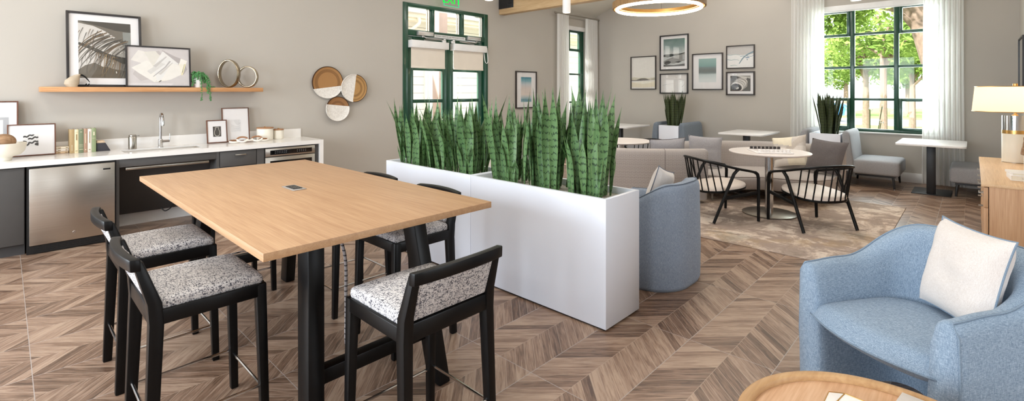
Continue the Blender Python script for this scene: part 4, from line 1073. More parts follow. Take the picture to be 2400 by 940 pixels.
# ------------------------------------------------------------------ planters with snake plants
def planter(label, loc, lx, ly, h, fill, t=.028, grp=None):
    r = thing('planter_box', label, 'planter', loc, 0, grp)
    m = MB(); X, Y = lx/2, ly/2; zb = .012
    o = [(-X, -Y), (X, -Y), (X, Y), (-X, Y)]; i_ = [(-X+t, -Y+t), (X-t, -Y+t), (X-t, Y-t), (-X+t, Y-t)]
    vs = [(a, b, zb) for a, b in o]+[(a, b, h) for a, b in o]+[(a, b, h) for a, b in i_]+[(a, b, h-.14) for a, b in i_]
    fs = [(3, 2, 1, 0)]+[(j, (j+1) % 4, 4+(j+1) % 4, 4+j) for j in range(4)]+[(4+j, 4+(j+1) % 4, 8+(j+1) % 4, 8+j) for j in range(4)]+[(8+j, 8+(j+1) % 4, 12+(j+1) % 4, 12+j) for j in range(4)]+[(12, 13, 14, 15)]
    m.add(vs, fs); m.build('box', M['planter'], r, bevel=.003)
    MB().box(-X+.015, X-.015, -Y+.015, Y-.015, 0, zb).build('plinth', M['blackplastic'], r)
    g = MB(); g.grid(lambda u, v: (lerp(-X+t, X-t, u), lerp(-Y+t, Y-t, v), h-.045+.004*noise.noise((u*9, v*25*ly, 3))), 10, max(10, int(30*ly)))
    g.hasuv = False; g.build('soil', fill, r, angle=180)
    return r
def leaf(mb, base, ht, az, lean, w, k, twist=0., curl=0.):
    n = 12; vs = []; fs = []; uvs = []
    d = Vector((cos(az), sin(az), 0))
    for i in range(n+1):
        t = i/n
        c = Vector(base)+d*(lean*t+curl*t*t)*ht+Vector((0, 0, ht*(t-.10*(lean+curl)**2*t)))
        ww = w*(.52+.48*smooth(0, .45, t))*(1-smooth(.55, 1., t)**1.5)
        if i == n: ww = .0006
        a = az+pi/2+twist*t
        s = Vector((cos(a), sin(a), 0)); nrm = Vector((-s.y, s.x, 0))
        if nrm.dot(d) < 0: nrm = -nrm
        dep = ww*.22*(1-.4*t)
        for q, (o, dd) in enumerate(((-.5, 0), (-.22, -.8), (0, -1), (.22, -.8), (.5, 0))):
            vs.append(c+s*(ww*o)+nrm*(dd*dep)); uvs.append((k+[.02, .28, .5, .72, .98][q], t*ht))
    for i in range(n):
        for q in range(4): fs.append((i*5+q, i*5+q+1, (i+1)*5+q+1, (i+1)*5+q))
    mb.add(vs, fs, uvs)
def snake_plant(label, loc, sx, sy, nl, h0, h1, w, mat, seed, grp, low=.25, spread=.12):
    r = thing('snake_plant', label, 'plant', loc, 0, grp); rr = random.Random(seed); mb = MB()
    for k in range(nl):
        gx = rr.uniform(-1, 1); gy = -1+2*(k+rr.uniform(.1, .9))/nl
        small = rr.random() < low
        ht = rr.uniform(h0*.35, h0*.8) if small else lerp(h0, h1, rr.random()**1.3)
        out = Vector((gx*1.2, gy*.55, 0)); az = math.atan2(out.y+rr.uniform(-.5, .5), out.x+rr.uniform(-.5, .5))
        ln = spread*rr.random()**1.6*1.7+(.10*rr.random() if small else 0); cu = rr.uniform(-.14, .18)
        leaf(mb, (gx*sx, gy*sy, 0), ht, az, ln, w*rr.uniform(.72, 1.12)*(.8 if small else 1), k, rr.uniform(-.9, .9), cu)
    mb.build('foliage', mat, r, angle=180)
    return r
planter('white rectangular planter box nearest the camera, end panel facing us', (2.791, 2.285, 0), .417, 1.265, .826, M['pebble'], grp='divider planters')
planter('white rectangular planter box farther along the divider, beyond the seam', (2.791, 3.539, 0), .417, 1.238, .826, M['pebble'], grp='divider planters')
PG = 'snake plants in the divider planters'
for lab, y, seed, h0, h1 in (('banded snake plant clump at the near end of the nearest planter', 1.93, 21, .54, .81), ('banded snake plant clump in the middle of the nearest planter', 2.31, 22, .50, .77), ('banded snake plant clump beside the seam in the nearest planter', 2.69, 23, .48, .74),
        ('snake plant clump beside the seam in the farther planter', 3.17, 24, .48, .70), ('snake plant clump in the middle of the farther planter', 3.54, 25, .46, .68), ('snake plant clump at the far end of the farther planter', 3.91, 26, .44, .66)):
    snake_plant(lab, (2.785, y, .7865), .105, .150, 46 if y < 3 else 50, h0, h1, .070, M['leaf'], seed, PG, .34)
# ------------------------------------------------------------------ lounge
rug = MB().box(4.93, 7.98, .62, 3.4, .0, .009); o = rug.build('rug', M['rug'], bevel=.003); tag(o, 'abstract beige and taupe rug under the round table and spindle chairs', 'rug')

def pillow(label, w, h, t, loc, rot, mat, pip=None, patt=None, cat='cushion', seed=1, n=18):
    r = thing('cushion', label, cat, loc); r.rotation_euler = tuple(radians(a) for a in rot)
    def shp(u, v, s):
        a, b = -1+2*u, -1+2*v
        x = a*w/2*(1-.075*(1-b*b)**.8); z = b*h/2*(1-.075*(1-a*a)**.8)
        bul = max(0, (1-a**4)*(1-b**4))**.55
        d = t/2*bul*(1+.10*noise.noise((a*1.7+seed, b*1.7, seed*3.1)))+.006*noise.noise((a*4, b*4+seed, 7))*bul
        return (x, s*d, z)
    m = MB()
    m.grid(lambda u, v: shp(u, v, -1), n, n); m.grid(lambda u, v: shp(u, v, 1), n, n)
    m.hasuv = False
    if patt:
        k = n*n
        for f in range(k):
            i, j = f % n, f//n
            m.m[f] = patt((i+.5)/n, (j+.5)/n)
    mats = mat if isinstance(mat, list) else [mat]
    m.build('cover', mats, r, angle=180)
    if pip:
        e = [(i/n, 0) for i in range(n)]+[(1, i/n) for i in range(n)]+[(1-i/n, 1) for i in range(n)]+[(0, 1-i/n) for i in range(n)]
        MB().tube([shp(u, v, 0) for u, v in e], .0042, 6, closed=True).build('piping', pip, r, angle=180)
    return r

# ---- tub armchair (local front = +y, origin at front centre line on floor)
def make_tub(label, mat, rim_mat):
    t = thing('tub_armchair', label, 'armchair', (0, 0, 0), 0, 'blue tub armchairs')
    W, Dp, Rc = .374, .715, .30
    # outer plan path from right-front around back to left-front
    path = [(W, 0), (W, -(Dp-Rc)*.5), (W, -(Dp-Rc))]
    na = 12
    for i in range(1, na+1): a = (pi/2)*i/na; path.append((W-Rc+Rc*cos(a), -(Dp-Rc)-Rc*sin(a)))
    for i in range(1, 5): path.append((W-Rc-(2*(W-Rc))*i/4, -Dp))
    for i in range(1, na+1): a = pi/2+(pi/2)*i/na; path.append((-W+Rc+Rc*cos(a), -(Dp-Rc)-Rc*sin(a)))
    path += [(-W, -(Dp-Rc)*.5), (-W, 0)]
    # resample
    P = [Vector((x, y, 0)) for x, y in path]; L = [0]
    for a, b in zip(P, P[1:]): L.append(L[-1]+(b-a).length)
    N = 60
    def pt(s):
        d = s*L[-1]
        for i in range(len(P)-1):
            if d <= L[i+1]+1e-9: return P[i].lerp(P[i+1], (d-L[i])/(L[i+1]-L[i]))
        return P[-1]
    def nrm(s):
        a, b = pt(max(0, s-.01)), pt(min(1, s+.01)); d = (b-a).normalized(); return Vector((-d.y, d.x, 0))  # sign fixed below
    def hgt(s):
        k = abs(s-.5)*2
        return .795-.172*smooth(.26, .74, k)-.012*smooth(.8, 1, k)
    def thick(s): 
        k = abs(s-.5)*2; return .095+.03*(1-smooth(.3, .8, k))
    cen = Vector((0, -.3, 0)); vs = []; fs = []; uvs = []
    rings = []
    for i in range(N+1):
        s = i/N; p = pt(s); n = nrm(s)
        if n.dot(p-cen) < 0: n = -n
        if s < .12 or s > .88: n = Vector((1 if p.x > 0 else -1, 0, 0))
        H = hgt(s); th = thick(s); k = 1-abs(s-.5)*2
        flo = .012*1
        prof = []
        for z, o in ((.0, -.012), (.03, .0), (.25, .004), (.5, .0), (H-.05, -.004), (H-.018, -.012), (H-.004, -.028), (H, -.045), (H-.004, -th+.03), (H-.02, -th+.012), (H-.06, -th), (.5, -th-.012), (.36, -th-.02), (.2, -th-.03-.10*smooth(.3, 1, k)), (.0, -th-.03-.14*smooth(.3, 1, k))):
            prof.append(p+n*o+Vector((0, 0, z)))
        rings.append(prof)
    m = MB(); k = len(rings[0]); vs = [v for r in rings for v in r]
    for i in range(N):
        for j in range(k): fs.append((i*k+j, i*k+(j+1) % k, (i+1)*k+(j+1) % k, (i+1)*k+j))
    # rounded arm fronts
    for base, y in ((0, 1), (N*k, 1)):
        c = []
        ring = [vs[base+j] for j in range(k)]
        cm_ = sum(ring, Vector())/k
        b2 = len(vs)
        for q in ring:
            v = q+Vector((0, .018, 0)); v = Vector((lerp(v.x, cm_.x, .16), v.y, v.z-(.012 if q.z > .5 else 0))); vs.append(v)
        for j in range(k):
            f = (base+j, base+(j+1) % k, b2+(j+1) % k, b2+j); fs.append(f)
        fs.append([b2+j for j in range(k)])
    m.add(vs, fs); m.build('shell', mat, t, angle=70)
    # piping along the outer rim and down the fronts
    rim = [Vector(r[6])+Vector((0, 0, .003)) for r in rings]
    dn = lambda r, f: [r[6]+Vector((0, .006, 0)), r[4]+Vector((0, .008, 0)), r[2]+Vector((0, .008, 0)), r[0]+Vector((0, .006, .01))]
    MB().tube([Vector(x) for x in dn(rings[0], 1)][::-1]+rim+[Vector(x) for x in dn(rings[-1], 1)], .0042, 6).build('piping', rim_mat, t, angle=180)
    # seat cushion with bowed front
    c = MB(); iw = W-.085
    def seat(u, v, top):
        a = -1+2*u
        yb = -.58+.20*abs(a)**2.6; yf = .015+.075*(1-a*a)
        x = a*(iw+.01); y = lerp(yb, yf, v)
        e = max(0, (1-a**8)*(1-(2*v-1)**8))**.5
        z = (.365+.072*e+.012*(1-a*a)*(1-(2*v-1)**2)) if top else .365-.045*e
        return (x, y, z)
    c.grid(lambda u, v: seat(u, v, True), 20, 16); c.grid(lambda u, v: seat(u, v, False), 20, 16); c.hasuv = False
    so = c.build('seat', mat, t, angle=180)
    MB().tube([Vector(seat(i/20, 1, True))+Vector((0, .001, 0)) for i in range(21)], .004, 6).build('seat_piping', rim_mat, so, angle=180)
    return t
tub0 = make_tub('light blue tub armchair in the foreground, facing us, with a big cream cushion', M['blue'], M['piping_blue'])
put(tub0, (2.70, .343, 0), 56.7)
tub1 = make_tub('grey-blue tub armchair seen from behind, beside the white planter', M['blue2'], m_plain('slate_piping', (96, 106, 120), .8, var=.1, scale=200))
put(tub1, (3.675, 2.28, 0), 0)
pillow('large cream cushion with blue piping on the foreground blue armchair', .43, .43, .13, (3.008, .030, .672), (-14, 0, 214), M['cream'], M['piping_blue'], seed=2)
pillow('cream cushion with grey piping in the armchair beside the planter', .37, .37, .12, (3.845, 1.93, .662), (-14, -16, 186), M['cream'], m_plain('grey_piping', (104, 110, 124), .8, var=.1, scale=200), seed=5)

# ---- coffee table
cf = thing('coffee_table', 'round mango wood coffee table with raised tray rim', 'coffee table', (1.815, .172, 0))
R = .425
MB().lathe([(0, .412), (R-.012, .412), (R-.02, .39), (R-.03, .37), (R-.035, .355), (0, .355)], 72).build('tabletop', M['mango'], cf, angle=40)
MB().lathe([(R-.040, .4125), (R-.038, .428), (R-.032, .433), (R-.010, .433), (R-.003, .428), (R, .405), (R-.006, .375), (R-.018, .358), (R-.028, .37), (R-.028, .4125)], 72, cap=False).build('rim', M['mango_rim'], cf, angle=50)
MB().lathe([(.20, 0), (.205, .01), (.14, .12), (.12, .2), (.14, .28), (.22, .355), (0, .355)], 48).build('pedestal', M['mango'], cf)
gd = thing('faceted_ornament', 'white faceted ornament with gold edges on the coffee table', 'ornament', (1.968, .295, .4175), 0)
vv = [(.08, .08, 0), (-.08, .08, 0), (-.08, -.08, 0), (.08, -.08, 0), (.03, .025, .04), (-.035, .035, .04), (-.04, -.03, .04), (.025, -.04, .04)]
ff = [(3, 2, 1, 0), (0, 1, 5, 4), (1, 2, 6, 5), (2, 3, 7, 6), (3, 0, 4, 7), (4, 5, 6, 7)]
MB().add(vv, ff).build('body', flat((240, 238, 234), .3), gd, angle=5)
w_ = MB(); es = set()
for f in ff:
    for a, b in zip(f, f[1:]+f[:1]): es.add((min(a, b), max(a, b)))
for a, b in es: w_.tube([vv[a], vv[b]], .0022, 6)
w_.build('gold_edge', M['gold'], gd)
bk = thing('book', 'pale grey hardcover book lying on the coffee table', 'book', (2.095, .115, .4135), -8)
m = MB(); m.box(-.07, .07, -.075, .075, 0, .004); m.box(-.07, .07, -.075, .075, .026, .030); m.box(-.07, -.066, -.075, .075, .004, .026); m.build('cover', flat((206, 198, 190), .6), bk, bevel=.001)
MB().box(-.066, .066, -.071, .071, .004, .026).build('pages', M['paper'], bk)

# ---- spindle chairs (local front = +y)
def make_spindle(label):
    t = thing('spindle_chair', label, 'chair', (0, 0, 0), 0, 'black spindle armchairs')
    def mir(P): return [(-x, y, z) for x, y, z in P]
    half = [(.0, -.385, .705), (.13, -.37, .700), (.25, -.29, .680), (.315, -.15, .645), (.325, .02, .605), (.315, .17, .575), (.300, .255, .555)]
    pathR = catmull(half, 6); full = [Vector((-p.x, p.y, p.z)) for p in pathR[::-1]][:-1]+pathR
    MB().tube(full, .0185, 10, flat=.8).build('top_rail', M['black'], t, angle=180)
    for s in (-1, 1):
        m = MB(); m.tube([(s*.300, .252, .556), (s*.300, .282, .535), (s*.303, .292, .49), (s*.314, .285, 0)], [.019, .0195, .0185, .0165], 10); m.build('leg', M['black'], t, angle=60)
        m = MB(); m.tube([(s*.325, .03, .602), (s*.325, .005, .585), (s*.322, -.03, .545), (s*.318, -.275, 0)], [.017, .018, .0185, .0165], 10); m.build('leg', M['black'], t, angle=60)
        MB().tube([(s*.322, -.155, .275), (s*.310, .06, .300), (s*.304, .288, .325)], .016, 8, flat=1.3).build('side_rail', M['black'], t)
    MB().tube([(-.31, .10, .312), (0, .10, .318), (.31, .10, .312)], .018, 8).build('cross_rail', M['black'], t)
    def outline(k, z, n=40):
        o = []
        for i in range(n):
            a = 2*pi*i/n; x = .285*cos(a); y = .30*sin(a)
            p = 2.6; rr = (abs(cos(a))**p+abs(sin(a))**p)**(-1/p)
            o.append((x*rr*k, (y*rr*k*(1. if y > 0 else .98))-.035, z(x*rr*k, y*rr*k)))
        return o
    zs = lambda b: (lambda x, y: b+.05*(y+.3)/.6+.10*max(0, 1)*0)
    def slab(rows, name, mat):
        m = MB(); n = 40; vs = []; fs = []
        for k, b in rows: vs += outline(k, zs(b))
        for i in range(len(rows)-1):
            for j in range(n): fs.append((i*n+j, i*n+(j+1) % n, (i+1)*n+(j+1) % n, (i+1)*n+j))
        fs.append(list(range(n))[::-1]); fs.append(list(range((len(rows)-1)*n, len(rows)*n)))
        m.add(vs, fs); return m.build(name, mat, t, angle=60)
    slab([(.90, .305), (.985, .310), (1.0, .322), (.99, .334)], 'seat_base', M['black'])
    slab([(.975, .334), (.985, .350), (.96, .366), (.85, .376), (.5, .380)], 'seat', M['seatcream'])
    for i in range(11):
        f = -1+2*i/10; L = len(full)-1
        q = .5+f*.215; k = q*L; j = int(k); top = full[j].lerp(full[min(j+1, L)], k-j)
        a = -pi/2+f*1.27; p = 2.6; rr = (abs(cos(a))**p+abs(sin(a))**p)**(-1/p)
        bx, by = .272*cos(a)*rr, .288*sin(a)*rr-.035
        MB().tube([(bx, by, .318+.05*(by+.33)/.6), top], [.0075, .0075], 8).build('spindle', M['black'], t)
    return t
sp0 = make_spindle('black spindle armchair with cream seat in front of the round table, back to us')
put(sp0, (6.19, 1.302, .0165), math.degrees(math.atan2(.453, .351))-90)
for lab, x, y, az in (('black spindle armchair with cream seat beside the grey-blue tub chair', 5.905, 2.195, math.degrees(math.atan2(-.6, .8))), ('black spindle armchair behind the sofa back, at the far round table', 7.02, 3.82, math.degrees(math.atan2(.12, -.98)))):
    s = copy_tree(sp0); put(s, (x, y, .0165 if y < 3.5 else .003), az-90); s['label'] = lab

# ---- round tables
def round_table(label, loc, grp='round pedestal tables'):
    t = thing('round_table', label, 'table', loc, 0, grp)
    MB().lathe([(.40, .722), (.444, .735), (.45, .742), (.45, .748), (.446, .752), (0, .752)], 72).build('tabletop', M['blush'], t, angle=40)
    MB().lathe([(.30, 0), (.30, .006), (.285, .012), (.05, .016), (0, .016)], 64).build('base', M['brushed'], t, angle=40)
    MB().lathe([(.047, .014), (.047, .715), (.12, .716), (.12, .724), (0, .724)], 32, cap=False).build('post', M['chrome'], t, angle=40)
    return t
round_table('round white pedestal table with the board game on it', (6.44, 1.80, .0165)); t2 = round_table('round pale table farther back behind the sofa, seen past the snake plant tips', (6.511, 3.893, 0))
gb = thing('game_board', 'white game board lying on the round table', 'game board', (6.385, 1.78, .7695))
gd_ = Matrix.Rotation(math.atan2(1.72-2.049, 6.74-6.52), 4, 'Z')
gb.rotation_euler = (0, 0, math.atan2(1.72-2.049, 6.74-6.52))
MB().box(-.20, .20, -.20, .20, .0, .014).build('board', flat((246, 242, 240), .3), gb, bevel=.003)
sq = MB()
for i in range(8):
    for j in range(8):
        if (i+j) % 2: sq.box(-.18+i*.045, -.135+i*.045, -.18+j*.045, -.135+j*.045, .014, .0165)
sq.build('squares', flat((224, 218, 216), .3), gb)
def piece(kind):
    t = thing('game_piece', 'dark game piece in the row along the far edge of the board' if kind == 'd' else 'white game piece in the row along the near edge of the board', 'game piece', (0, 0, 0), 0, 'dark game pieces' if kind == 'd' else 'white game pieces')
    mt = flat((58, 52, 52), .35) if kind == 'd' else flat((244, 240, 238), .3)
    MB().lathe([(.019, 0), (.0205, .004), (.0205, .011), (.016, .014), (.016, .017), (.0195, .02), (.0195, .026), (.017, .029), (0, .029)], 20).build('disc', mt, t, angle=40)
    MB().lathe([(.011, .0291), (.013, .0295), (.013, .032), (.011, .0325), (0, .0315)], 14).build('cap', mt, t, angle=40)
    return t
ca, sa = math.cos(gb.rotation_euler.z), math.sin(gb.rotation_euler.z)
for kind, yy in (('d', .158), ('w', -.158)):
    p0 = piece(kind)
    for i in range(8):
        o = p0 if i == 0 else copy_tree(p0)
        lx = -.158+i*.045; put(o, (6.385+lx*ca-yy*sa, 1.78+lx*sa+yy*ca, .7842))

# ---- curved sofas
def sofa(label, front, back, zs, loc, closed_end=True, nm='curved_sofa', lip=.35, legs=(), seam=()):
    t = thing(nm, label, 'sofa', (loc[0], loc[1], 0), 0, 'curved patterned sofas')
    off = Vector((loc[0], loc[1], 0)); N = 56
    F = catmull([(x, y, 0) for x, y in front], 10); B = catmull([(x, y, 0) for x, y in back], 10)
    def at(C, s):
        k = s*(len(C)-1); j = min(int(k), len(C)-2); return C[j].lerp(C[j+1], k-j)
    lenb = sum((b-a).length for a, b in zip(B, B[1:]))
    # backrest shell
    m = MB(); zt = zs
    def bk(u, v):
        s = u; f, b = at(F, s), at(B, s); d = (f-b).normalized(); e = min(1, min(s, 1-s)/.045); e = sqrt(max(0, 1-(1-e)**2))
        P = [(.0, .06), (-.005, .18), (-.035, .45), (-.04, zt-.05), (-.02, zt-.012), (.04, zt), (.11, zt-.02), (.145, zt-.08), (.165, .50), (.19, .34), (.19, .20), (.15, .06)]
        k = v*(len(P)-1); j = min(int(k), len(P)-2); o, z = (lerp(P[j][i], P[j+1][i], k-j) for i in (0, 1))
        mid = .08; o = mid+(o-mid)*(.35+.65*e); z = z if z < .3 else .3+(z-.3)*(.88+.12*e)
        return b+d*o+Vector((0, 0, z))-off
    m.grid(bk, N, 22, uv=lambda u, v: (u*lenb, v*1.35))
    for u0 in (0, 1):
        ring = [bk(u0, i/22) for i in range(23)]; c = sum(ring, Vector())/23
        m.add(ring+[c], [(i, i+1, 23) for i in range(22)], [(.01*i, i*.06) for i in range(23)]+[(.1, .5)])
    m.build('backrest', M['sofa'], t, angle=180)
    # seat
    q = MB()
    def se(u, v):
        s = .015+.97*u; f, b = at(F, s), at(B, s); d = (f-b); L = d.length; d.normalize()
        P = [(.18, lip+.02), (.35, lip+.035), (.62*L/.7, lip+.03), (L-.05, lip+.016), (L-.012, lip), (L, lip-.03), (L-.004, lip-.10), (L-.03, lip-.155), (L-.10, lip-.175), (.3, lip-.18)]
        k = v*(len(P)-1); j = min(int(k), len(P)-2); o, z = (lerp(P[j][i], P[j+1][i], k-j) for i in (0, 1))
        return b+d*o+Vector((0, 0, z))-off
    q.grid(se, N, 24, uv=lambda u, v: (u*lenb*.8, v*1.2))
    for u0 in (0, 1):
        ring = [se(u0, i/24) for i in range(25)]; c = sum(ring, Vector())/25
        q.add(ring+[c], [(i, i+1, 25) for i in range(24)], [(.01*i, i*.05) for i in range(25)]+[(.1, .5)])
    q.build('seat', M['sofa'], t, angle=180)
    pp_ = MB(); pp_.tube([Vector(se(i/N, .42))+Vector((0, 0, .004)) for i in range(N+1)], .005, 6); pp_.build('piping', flat((150, 140, 136), .8), t, angle=180)
    for s, ins in legs:
        f, b = at(F, s), at(B, s); d = (b-f).normalized(); p = f+d*ins-off; tn = Vector((-d.y, d.x, 0))
        lg = MB()
        lg.tube([p-tn*.03+Vector((0, 0, .20)), p+Vector((0, 0, .0195)), p+tn*.03+Vector((0, 0, .20))], .009, 6)
        lg.build('leg', M['chrome'], t)
    for s in seam:
        sm = MB(); sm.tube([bk(s, v) for v in [.02+.019*i for i in range(24)]], .0035, 6); sm.build('seam', flat((120, 112, 108), .8), t)
    return t
sofa('curved grey lattice-patterned sofa facing us across the round table',
     [(6.60, 2.60), (6.72, 2.30), (6.95, 2.02), (7.02, 1.72), (7.10, 1.48), (7.42, 1.30)],
     [(7.16, 3.30), (7.52, 3.05), (7.85, 2.68), (8.10, 2.28), (8.16, 1.90), (8.16, 1.55), (8.10, 1.27)], .735, (7.5, 2.0), lip=.345, legs=((.06, .06), (.45, .28), (.9, .2)))
sofa('curved grey lattice-patterned sofa with its back to us, behind the tub armchair',
     [(6.86, 3.02), (6.55, 3.22), (6.35, 3.50), (6.26, 3.85), (6.30, 4.2)],
     [(6.46, 2.54), (6.13, 2.86), (5.83, 3.23), (5.60, 3.66), (5.50, 4.15)], .735, (6.1, 3.2), lip=.345, legs=((.08, .12), (.5, .2), (.92, .12)), seam=(.32,))
# cushions on sofas
pillow('light grey cushion at the open end of the sofa facing us', .47, .45, .15, (7.13, 2.86, .616), (-16, 3, -62), M['lgrey'], M['lgrey'], seed=3)
def patt(u, v):
    if v > .78-.25*u and u < .62: return 0
    if abs((v-.5)-.9*(u-.5)) < .13 and u > .3: return 2
    if u < .3 and v < .42 and v > .2: return 3
    if v < .4 and u > .45: return 0
    return 1 if v < .62 else 4
pillow('cream and beige geometric patterned cushion on the sofa behind the round table', .46, .45, .15, (7.85, 1.92, .632), (-18, -10, -92),
       [flat((232, 222, 200), .85), flat((222, 214, 206), .85), flat((196, 186, 176), .85), flat((160, 152, 142), .85), flat((206, 198, 190), .85)], None, patt, seed=7, n=24)
pillow('large charcoal cushion beside the rounded end of the sofa', .52, .46, .16, (7.66, 1.44, .615), (-18, 2, -118), M['dgrey'], M['dgrey'], seed=9)
pillow('grey cushion peeking above the back of the sofa with its back to us', .50, .46, .15, (6.38, 3.09, .624), (12, -3, -46), M['lgrey'], M['dgrey'], seed=4)
# ------------------------------------------------------------------ back wall pictures
GX = 10.298
def gp(label, y0, y1, z0, z1, mat, art, bg, fm='espresso', fw=.022, **k):
    return picture(label, y0-y1, z1-z0, (GX, (y0+y1)/2, z0), -90, 0, fw, .035, fm, mat, art, bg, group='framed pictures on the back wall', **k)
def grad(name, stops, dist=.0, sc_=3., ax=2, lo=0., hi=1.):
    t = NT(name); t.pbsdf(lin((200, 200, 200)), .6)
    z = t.sep(t.coord())[ax]; f = t.math('DIVIDE', t.math('SUBTRACT', z, lo), hi-lo)
    n_ = t.noise(t.coord(scale=(1, 1, 2.2)), sc_, 6, .6, .8); f = t.math('ADD', f, t.math('MULTIPLY', t.math('SUBTRACT', n_, .5), dist))
    t.color(t.ramp(f, stops)); return t.m
gp('framed beige landscape painting, farthest toward the corner on the back wall', 5.89, 5.24, 1.54, 2.315, 0,
   [((206, 200, 180), [(0, .28), (0, .35), (.12, .37), (.3, .34), (.5, .35), (.75, .33), (1, .36), (1, .26)]), ((108, 102, 94), [(0, .25), (0, .28), (.2, .275), (.32, .31), (.45, .33), (.6, .325), (.72, .29), (.82, .27), (.6, .255), (.3, .25)]), ((176, 170, 152), [(.8, .27), (.86, .31), (.95, .335), (1, .33), (1, .27)]), ((228, 218, 194), [(0, .2), (1, .23), (1, .06), (.5, .03), (0, .05)]), ((238, 232, 216), [(0, .2), (.6, .24), (1, .2), (.5, .15)])], (226, 222, 214))
gp('framed black-and-white mountain photograph with teal sky, highest on the back wall', 5.15, 4.48, 1.965, 2.757, .062,
   [((128, 130, 126), [(0, .42), (.2, .46), (.4, .44), (.6, .47), (.8, .46), (1, .5), (1, .4), (0, .36)]), ((58, 60, 58), [(0, .36), (0, .43), (.1, .45), (.22, .42), (.36, .46), (.5, .44), (.62, .43), (.8, .46), (1, .49), (1, .45), (.7, .40), (.4, .36), (.2, .33)]), ((140, 138, 134), [(0, .2), (.3, .3), (.6, .38), (1, .44), (1, .2), (.5, .1), (0, .12)]), ((74, 72, 70), [(.02, .12), (.1, .19), (.24, .21), (.36, .17), (.3, .1), (.12, .07)]), ((70, 68, 66), [(.55, .16), (.75, .2), (.85, .16), (.7, .12)]), ((96, 94, 92), [(0, 0), (1, 0), (1, .09), (.5, .05), (0, .08)])],
   (120, 130, 128), 'blackframe', .026, bgmat=grad('teal_sky', [(0, (196, 198, 196)), (.5, (186, 190, 188)), (.72, (128, 146, 142)), (1, (74, 104, 98))], .28, 3, 2, .06, .73))
gp('framed pale abstract partly behind the dark snake plant', 5.15, 4.49, 1.445, 1.898, .0,
   [((150, 144, 138), stroke(curve2([(.06, .42), (.3, .46), (.5, .53)]), .012, .004)), ((170, 164, 160), stroke(curve2([(.55, .88), (.62, .80)]), .012, .006)), ((160, 154, 150), stroke(curve2([(.68, .6), (.8, .64), (.9, .66)]), .014, .004)), ((140, 134, 130), stroke(curve2([(.80, .3), (.86, .4), (.92, .5)]), .014, .004)), ((190, 186, 182), stroke(curve2([(.1, .7), (.3, .66), (.45, .72)]), .01, .004))], (216, 212, 208), 'blackframe', .026)
gp('framed teal and grey watercolour abstract, middle of the back wall group', 4.40, 3.75, 1.528, 2.304, .09, None, (226, 226, 224), bgmat=grad('teal_wash', [(0, (224, 226, 225)), (.14, (214, 220, 218)), (.36, (188, 200, 198)), (.43, (108, 120, 118)), (.50, (104, 110, 108)), (.60, (112, 124, 121)), (.68, (122, 156, 150)), (.85, (140, 172, 166)), (.97, (150, 178, 172)), (1, (222, 222, 220))], .10, 3, 2, .11, .70), artbox=(-.185, .185, .16, .665))
gp('small framed abstract with blue brush strokes, above the camera photograph', 3.685, 3.135, 1.96, 2.432, .0,
   [((196, 192, 188), [(0, 1), (1, 1), (1, .62), (.6, .58), (.3, .62), (0, .62)]), ((150, 176, 176), stroke(curve2([(.0, .63), (.12, .60), (.3, .62), (.5, .58)]), .03, .012)), ((150, 172, 172), stroke(curve2([(.0, .40), (.15, .36), (.3, .38), (.46, .34)]), .03, .015)), ((120, 144, 154), stroke(curve2([(.46, .18), (.52, .3), (.62, .46), (.78, .6), (1, .72)]), .03, .07)), ((140, 158, 176), [(.66, .46), (.8, .5), (.86, .44), (.74, .42)]), ((150, 176, 172), stroke(curve2([(.12, .1), (.25, .12), (.38, .1)]), .03, .012)), ((150, 168, 176), stroke(curve2([(.5, .52), (.7, .54), (.9, .5), (1, .56)]), .03, .02)), ((120, 140, 160), ell(.76, .36, .02, .03, 8))], (232, 231, 228), 'espresso', .02)
cam_ = [((66, 62, 54), [(0, 0), (1, 0), (1, 1), (0, 1)]), ((150, 146, 138), [(.2, 1), (1, .82), (1, 1)]), ((206, 202, 194), [(.42, 1), (.98, .86), (.98, .7), (.7, .84), (.3, .97)]), ((52, 48, 44), [(.82, .86), (.98, .8), (.98, .66), (.82, .74)]),
        ((104, 98, 90), [(.0, .3), (.0, .7), (.2, .6), (.1, .4)]), ((150, 144, 136), [(.28, .78), (.62, .86), (.86, .62), (.84, .3), (.56, .02), (.10, .2), (.12, .45)])]
for i, (cx, cy, rx, ry, c) in enumerate(((.58, .62, .28, .25, (196, 190, 182)), (.52, .54, .30, .27, (120, 114, 106)), (.50, .50, .30, .27, (208, 203, 196)), (.44, .42, .31, .27, (140, 134, 126)), (.42, .39, .31, .27, (200, 195, 188)), (.37, .32, .32, .27, (110, 104, 96)), (.355, .30, .32, .27, (214, 209, 202)), (.31, .25, .28, .23, (60, 56, 50)), (.30, .24, .24, .19, (38, 36, 34)))): cam_.append((c, ell(cx, cy, rx, ry, 26, rot=-.5)))
cam_ += [((196, 192, 184), ell(.36, .19, .05, .09, 14, rot=-.8)), ((120, 116, 108), ell(.26, .27, .06, .05, 12, rot=-.5))]
gp('framed sepia close-up photograph of a camera lens, lowest on the back wall', 3.688, 3.132, 1.418, 1.90, .055, cam_, (90, 86, 78), 'espresso', .028)
o = picture('narrow framed teal watercolour on the wall between the door and the corner', .66, .785, (7.672, 6.899, 1.140), 0, 0, .022, .035, 'espresso', .12, None, (225, 222, 218), bgmat=grad('sea_wash', [(0, (150, 178, 186)), (.08, (92, 140, 156)), (.16, (170, 190, 194)), (.3, (226, 214, 204)), (.55, (220, 208, 200)), (.72, (200, 206, 208)), (.86, (120, 170, 182)), (1, (60, 128, 146))], .10, 3, 2, .13, .66), artbox=(-.165, .165, .13, .66))

